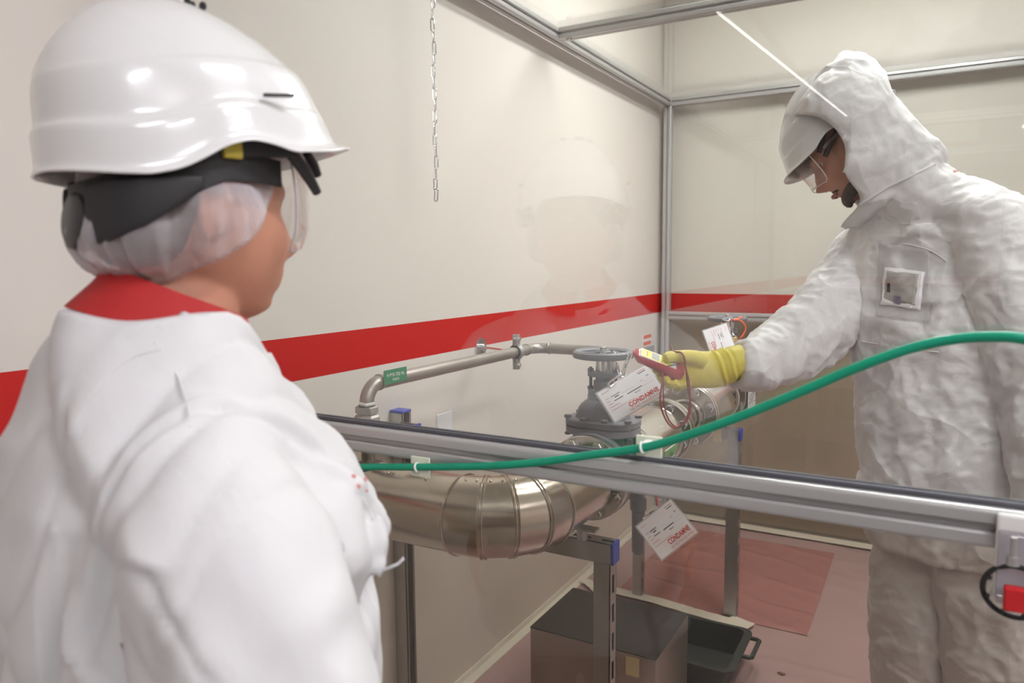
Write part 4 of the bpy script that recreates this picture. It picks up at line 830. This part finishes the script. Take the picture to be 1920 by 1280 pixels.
mb.ell(mf(0, -.092, .158), (.018, .030, .022), 14, 9, axes=(mf.r, mf.f, mf.u))
me = remesh(mb, .0052, 5)
ax_r = [p for p, r in Rarm]
def tyfold(p, n):
    d = crumple(p, 8, .012, 1.3)+crumple(p, 19, .0055, 5.1)
    r, f, u = mf.inv(p)
    dl = (p-W(1450, 662, 1.66)).length
    if dl < .22: d += .011*ridge(V((p-W(1480, 650, 1.68)).dot(RTv)*26+noise.noise(p*8)*1.4, p.z*6, 2))*(1-dl/.22)
    if u > -.10 and (p-mf.o).length < .25: d *= .75; d += .003*ridge(V(u*16+f*8, r*6, 1))
    if p.z < .95: d += .006*ridge(V((p-hipR).dot(RTv)*9+p.z*3, p.z*2.2, p.y*4))
    return d
displace(me, tyfold)
eu = [-.140, -.128, -.110, -.070, -.050, -.043, -.010, .028, .062, .095, .130, .150]; ef = [.30, .066, .064, .070, .069, .046, .024, .023, .026, .046, .068, .072]
cut(me, lambda p: (lambda q: -.150 < q[2] < .152 and abs(q[0]) < .14 and q[1] > np.interp(q[2], eu, ef) and q[1] < .18)(mf.inv(p)))
cut(me, lambda p: (p-W(1382, 681, 1.629)).length < .046 and (p-W(1382, 681, 1.629)).dot(RTv) < .003)
cov = solid(link('coverall', me, M['tyvek'], mo), .0018)
ms = Surf([cov])
seam([(1612, 383), (1622, 377), (1640, 365), (1665, 350), (1690, 338), (1720, 324), (1752, 309)], cov, 'elastic_seam', .0030, 'tyvek', .0012, ms)
seam([(1617, 640), (1640, 644), (1680, 650), (1720, 656), (1760, 660)], cov, 'seam', .0018, 'tyvek', .0004, ms)
seam([(1650, 455), (1700, 458), (1745, 470), (1775, 490)], cov, 'seam', .0018, 'tyvek', .0004, ms)
# clear chest pocket with a badge card in it
pk = ms.patch([(1650, 456), (1742, 470), (1746, 606), (1644, 594)], .004, 12, 12, .0005).build('chest_pocket', filmmat('clear vinyl', (.72, .70, .70), .10, .08), mo, sharp=180, label='clear vinyl chest pocket')
bd = ms.patch([(1662, 501), (1736, 511), (1726, 583), (1653, 571)], .0055, 10, 10, .0006).build('badge_card', M['paper'], mo, sharp=180, label='white badge card')
ms.patch([(1667, 509), (1724, 516), (1716, 572), (1659, 562)], .0062, 10, 10, .0004).build('picture', mat('badge picture', (.42, .40, .38), .25, var=.45, vscale=60), bd, sharp=180)
ms.patch([(1680, 554), (1692, 556), (1691, 571), (1679, 569)], .0068, 2, 2, .0004).build('print_mark', mat('badge violet', (.20, .18, .28), .3), bd)
ms.patch([(1668, 530), (1672, 531), (1673, 548), (1667, 546)], .0068, 2, 2, .0004).build('print_mark', M['black'], bd)
# overshoes
for k in (ankR, ankL):
    mb = MB(); mb.loft([ering(k+FRO*f-ZU*(.10-h-.004), LAT, a, ZU, h, 20, 2.6) for f, a, h in ((-.085, .02, .035), (-.07, .042, .05), (0, .05, .062), (.08, .055, .045), (.17, .048, .03), (.19, .02, .015))]); mb.build('overshoe', M['tyvek'], mo)
# yellow rubber glove: palm, four bent fingers under the case, thumb on top
mb = MB()
mb.loft([ering(W(x, y, d), ZU, rv, (FWv-RTv*.15), rh, 28) for x, y, d, rv, rh in ((1412, 678, 1.640, .0375, .0365), (1393, 679, 1.632, .0395, .038), (1382, 680, 1.629, .0405, .039), (1365, 685, 1.626, .0415, .038), (1348, 690, 1.624, .0425, .036), (1330, 693, 1.622, .0415, .031), (1312, 693, 1.62, .0415, .026), (1296, 692, 1.618, .0405, .022), (1280, 692, 1.616, .0360, .018), (1271, 692, 1.615, .028, .012))])
fing = [[(1285, 672, 1.622, .0115), (1262, 676, 1.624, .0108), (1240, 684, 1.612, .0102), (1231, 692, 1.592, .0096), (1237, 697, 1.578, .0082)],
        [(1280, 690, 1.620, .0116), (1256, 697, 1.620, .0108), (1240, 704, 1.600, .0102), (1244, 711, 1.580, .0096), (1254, 711, 1.570, .0082)],
        [(1281, 706, 1.618, .0112), (1262, 714, 1.616, .0105), (1253, 719, 1.596, .0099), (1260, 721, 1.576, .0093), (1271, 716, 1.568, .0080)],
        [(1290, 716, 1.616, .0105), (1277, 723, 1.612, .0097), (1270, 726, 1.594, .0092), (1276, 725, 1.576, .0086), (1283, 717, 1.568, .0072)]]
for fp in fing: limb(mb, [(W(x, y, d), r) for x, y, d, r in fp], 14, 5)
limb(mb, [(W(1318, 676, 1.602), .019), (W(1298, 669, 1.590), .0155), (W(1277, 668, 1.577), .0138), (W(1258, 668, 1.567), .0125), (W(1246, 672, 1.561), .0105)], 16, 5)
me = remesh(mb, .0024, 3)
def glv(p, n): 
    d = .0006*noise.noise(p*60)
    for cx in (1346, 1366): c = W(cx, 690, 1.624); q = (p-c); dd = q.dot(RTv)*.93+q.dot(DNv)*-.32+.004*noise.noise(p*22); d += .0026*math.exp(-(dd/.0035)**2)-.0016*math.exp(-((dd-.007)/.004)**2)
    return d
displace(me, glv); gl_ = link('rubber_glove', me, M['rubber'], mo, label='yellow rubber glove')

# ------------------------------------------------------------------ lockout case held in the glove
c0 = W(1236, 681, 1.578); e1 = (RTv*.90+DNv*.34+FWv*.0).normalized(); e2 = (RTv*.62-DNv*.26+FWv*.74); e2 = (e2-e1*e2.dot(e1)).normalized(); e3 = e1.cross(e2).normalized()
if e3.z < 0: e3 = -e3
lc = thing('lockout_case', c0, 'red plastic case with yellow label held in the yellow glove', 'lockout case')
def cs(a, w, t, dz=0): return [c0+e1*a+e2*(w*x)+e3*(t*z+dz) for x, z in ((-1, .75), (-.9, 1), (.9, 1), (1, .75), (1, -.6), (.8, -1), (-.8, -1), (-1, -.6))]
MB().loft([cs(-.062, .004, .002, .004), cs(-.056, .012, .005, .003), cs(-.045, .0185, .0085), cs(.0, .020, .0105), (cs(.030, .0195, .0115, -.001)), cs(.047, .017, .012, -.003), cs(.056, .011, .009, -.005)]).build('case', mat('red clear plastic', (.50, .045, .06), .22, coat=.6), lc, sharp=50)
mb = MB(); q = [c0+e1*.002-e2*.017-e3*.006, c0+e1*.050-e2*.014-e3*.008, c0+e1*.046-e2*.012-e3*.030, c0+e1*.026-e2*.018-e3*.036]; mb.add(q+[p+e2*.012 for p in q], [(0, 1, 2, 3), (7, 6, 5, 4), (0, 4, 5, 1), (1, 5, 6, 2), (2, 6, 7, 3), (3, 7, 4, 0)])
mb.build('loose_flap', mat('red film', (.55, .10, .11), .2, coat=.6), lc, bevel=.002, label='crumpled red plastic flap')
tz = .0109
MB().obox(c0-e1*.006+e3*tz, e1*.040, e2*.0165, e3*.0004).build('label_margin', M['paper'], lc); MB().obox(c0-e1*.010+e3*(tz+.0007), e1*.034, e2*.0145, e3*.0003).build('label', M['yellow'], lc, label='yellow label')
MB().obox(c0-e1*.013+e3*(tz+.0013), e1*.0085, e2*.0115, e3*.0003).build('print_block', M['greyp'], lc); MB().obox(c0-e1*.032+e3*(tz+.0012), e1*.0012, e2*.010, e3*.0002).build('print_line', M['orange'], lc)
def cable(pts, dd=0): return smooth_path([W(x, y, d+dd) for x, y, d in pts], 8)
cb = [(1258, 647, 1.575), (1261, 657, 1.566), (1268, 659.5, 1.560), (1277, 661, 1.555), (1284, 672, 1.552), (1286, 690, 1.553), (1292, 715, 1.556), (1294, 745, 1.557), (1292, 770, 1.557), (1283, 791, 1.556), (1267, 802, 1.556), (1252, 792, 1.556), (1241, 768, 1.556), (1238, 745, 1.556), (1241, 720, 1.558), (1243, 698, 1.566), (1243, 690, 1.572)]
cb2 = [(1280, 662, 1.557), (1286, 690, 1.559), (1289, 720, 1.562), (1295, 760, 1.562), (1290, 785, 1.561), (1272, 801, 1.561), (1256, 790, 1.561), (1246, 765, 1.561), (1244, 742, 1.561), (1243, 700, 1.568)]
cm = mat('dark red cable', (.26, .055, .05), .4)
MB().tube(cable(cb), .0020, 10).build('cable', cm, lc); MB().tube(cable(cb2), .0017, 10).build('cable', cm, lc)
MB().tube(cable([(1246, 688, 1.562), (1256, 685, 1.557), (1268, 684, 1.556), (1277, 685, 1.557)]), .0012, 8).build('clip_wire', M['blackp'], lc)

# ------------------------------------------------------------------ lockout tags on their chains
def lock_tag(name, tl, eu_, ev_, w, h, label, parent_chain, seed=0):
    """laminated warning card: tl corner, unit right, unit down"""
    rnd = random.Random(seed); u, v = Vector(eu_).normalized(), Vector(ev_); v = (v-u*v.dot(u)).normalized(); n = u.cross(v); n = n if n.dot(FWv) < 0 else -n
    t = thing(name, Vector(tl)+u*w/2+v*h, label, 'warning tag'); tl = Vector(tl); c = tl+u*w/2+v*h/2
    MB().obox(c, u*(w/2+.004), v*(h/2+.004), n*.0003).build('laminate', M['clearfilm'], t); MB().obox(c+n*.0008, u*w/2, v*h/2, n*.0004).build('card', M['paper'], t)
    P = lambda x, y: tl+u*(w*x)+v*(h*y)+n*.0014
    text('lettering', 'CONDAMNE', P(.36, .845), u, -v, h*.185, M['red'], t, 1.05, .0006, fit=w*.575); text('lettering', 'NE PAS MANŒUVRER', P(.33, .965), u, -v, h*.112, M['pinkred'], t, 1.0, fit=w*.63)
    def line(x0, y, x1, m, th=.004): MB().obox((P(x0, y)+P(x1, y))/2, u*(w*(x1-x0)/2), v*(h*th), n*.0002).build('print_line', M[m], t)
    for x0, y, x1, m, th in ((.06, .10, .20, 'pinkred', .006), (.76, .06, .93, 'pinkred', .010), (.78, .115, .93, 'black', .010), (.06, .30, .13, 'pinkred', .007), (.06, .40, .12, 'pinkred', .007), (.06, .49, .15, 'pinkred', .007), (.06, .58, .24, 'pinkred', .007), (.06, .68, .52, 'pinkred', .006), (.22, .365, .31, 'black', .012), (.19, .455, .36, 'black', .010), (.44, .47, .73, 'black', .012), (.36, .37, .60, 'greyp', .002), (.74, .33, .80, 'pinkred', .007), (.80, .40, .95, 'greyp', .002), (.72, .50, .95, 'greyp', .002)): line(x0, y, x1, m, th)
    for x0, y0, L, k in ((.17, .31, .18, 14), (.56, .56, .11, 9), (.88, .28, .05, 5)):
        MB().tube(smooth_path([P(x0+L*i/k, y0+(.02 if i % 2 else -.035)*rnd.uniform(.4, 1)) for i in range(k+1)], 3), .0004, 5).build('handwriting', M['black'], t)
    return t
def chainlink(c, u, v, parent, L=.034, wd_=.015, r=.0022): u = Vector(u).normalized(); v = Vector(v); v = (v-u*v.dot(u)).normalized(); return link_mb(c, u, v, L, wd_, r).build('chain_link', M['chrome'], parent)
def chain_run(pts, parent, L=.034, pitch=.0255):
    P = smooth_path(pts, 12); ds = [0]
    for a, b in zip(P, P[1:]): ds.append(ds[-1]+(b-a).length)
    s = pitch*.5; k = 0
    while s < ds[-1]:
        i = min(range(len(ds)), key=lambda q: abs(ds[q]-s)); i = min(max(i, 1), len(P)-2); t = (P[i+1]-P[i-1]).normalized(); a, b = frame(t); chainlink(P[i], t, a*.7+b*(.7 if k % 2 else -.7), parent, L); s += pitch; k += 1
g1 = 'CONDAMNE cards on chains'
tag1 = lock_tag('warning_tag', W(1119.5, 738, 1.775), W(1214, 683, 1.775)-W(1119.5, 738, 1.775), W(1145, 801, 1.728)-W(1119.5, 738, 1.775), .138, .086, 'white CONDAMNE card hanging on chain from the front valve handwheel', None, 1)
c1 = thing('lock_chain', W(1178, 662, 1.88), 'short shiny chain looped over front valve handwheel', 'chain')
for (a, b, d0, d1) in (((1151, 660), (1181, 668), 1.855, 1.835), ((1182, 664), (1173, 687), 1.828, 1.812), ((1174, 683), (1167, 706), 1.806, 1.790), ((1156, 681), (1162, 706), 1.845, 1.800), ((1166, 703), (1142, 722), 1.782, 1.768)):
    A, B = W(*a, d0), W(*b, d1); chainlink((A+B)/2, B-A, RTv*.6+DNv*.5+FWv*(.5 if d0 > 1.8 else .1), c1, (B-A).length+.007, .014, .0023)
tag2 = lock_tag('warning_tag', W(1193, 987, 2.10), W(1257, 937, 2.10)-W(1193, 987, 2.10), W(1239, 1047, 2.065)-W(1193, 987, 2.10), .125, .112, 'white CONDAMNE card hanging low under the pipe, in front of pink floor', None, 2)
c2 = thing('lock_chain', W(1220, 960, 2.12), 'short dark chain with red tie under pipe, above the low CONDAMNE card', 'chain')
chain_run([W(1207, 972, 2.125), W(1215, 966, 2.12), W(1224, 961, 2.115), W(1231, 953, 2.115), W(1236, 945, 2.12), W(1236, 934, 2.13)], c2, .026, .019)
MB().tube([W(1233, 925, 2.15), W(1232, 938, 2.12), W(1233, 948, 2.115)], .0035, 8).build('red_tie', M['redp'], c2, label='red plastic tie')
tag3 = lock_tag('warning_tag', W(1361.5, 606, 2.90), W(1376, 645, 2.88)-W(1361.5, 606, 2.90), W(1332, 640, 2.90)-W(1361.5, 606, 2.90), .148, .094, 'white CONDAMNE card hanging on the rear valve, partly behind yellow glove', None, 3)
c3 = thing('lock_chain', W(1366, 605, 2.93), 'short chain hanging from the rear valve handwheel with brass padlock', 'chain')
for (a, b, d0, d1) in (((1356, 598), (1366, 602), 2.95, 2.93), ((1369, 599), (1370, 616), 2.92, 2.92), ((1371, 613), (1372, 628), 2.92, 2.915)):
    A, B = W(*a, d0), W(*b, d1); chainlink((A+B)/2, B-A, RTv*.7+FWv*.3, c3, (B-A).length+.006, .018, .0022)
pd = thing('padlock', W(1377, 644, 2.90), 'small brass padlock hanging on chain by the rear valve card', 'padlock')
ca = W(1377.5, 638, 2.90); MB().obox(ca, (RTv*.95-DNv*.25)*.0115, (DNv*.95+RTv*.25)*.0130, FWv*.006).build('body', M['brass'], pd, bevel=.0015)
us = arc(ca-DNv*.013-RTv*.003, RTv, -DNv, .0085, 10, 0, math.pi); MB().tube([us[0]+DNv*.006]+us+[us[-1]+DNv*.006], .0019, 8).build('shackle', M['chrome'], pd)
tag(MB().tube(smooth_path([W(1373, 600, 2.92), W(1382, 598, 2.91), W(1391, 593.5, 2.91), W(1385, 597, 2.905), W(1376, 600, 2.90), W(1386, 600, 2.90), W(1395, 607, 2.89), W(1398, 617, 2.89), W(1394, 626, 2.89), W(1388, 634, 2.89), W(1384, 640, 2.90)], 8), .0030, 10).build('cord', M['orangec']), 'orange cord looped beside the rear valve handwheel', 'cord')
# inspection card by the far valve, seen edge-on
it = thing('inspection_tag', (-.612, 3.04, .84), 'white inspection card with yellow band hanging beside rear valve', 'tag')
ix = -.6125; MB().box((ix, 2.966, .862), (ix+.0008, 3.108, 1.06)).build('card', M['paper'], it)
xx = ix+.0012
for z0, z1, ya, yb, m in ((.985, .992, 2.975, 3.10, 'yellow'), (.958, .961, 2.98, 3.0, 'greyp'), (.940, .950, 3.005, 3.03, 'greyp'), (.938, .948, 3.07, 3.09, 'greyp'), (.920, .923, 3.0, 3.095, 'black'), (.910, .913, 3.0, 3.095, 'black'), (.900, .903, 3.0, 3.08, 'black'), (.892, .895, 2.975, 3.06, 'black'), (.884, .886, 2.97, 3.105, 'black'), (.872, .875, 2.98, 3.09, 'greyp'), (.905, .945, 2.978, 2.986, 'greyp'), (1.0, 1.02, 2.98, 3.09, 'pinkred')): MB().box((xx, ya, z0), (xx+.0003, yb, z1)).build('print_line', M[m], it)
MB().tube([(ix, 3.04, 1.058), (-.64, 3.05, 1.085), (-.66, 3.06, 1.10)], .0012, 6).build('tie', M['white'], it)
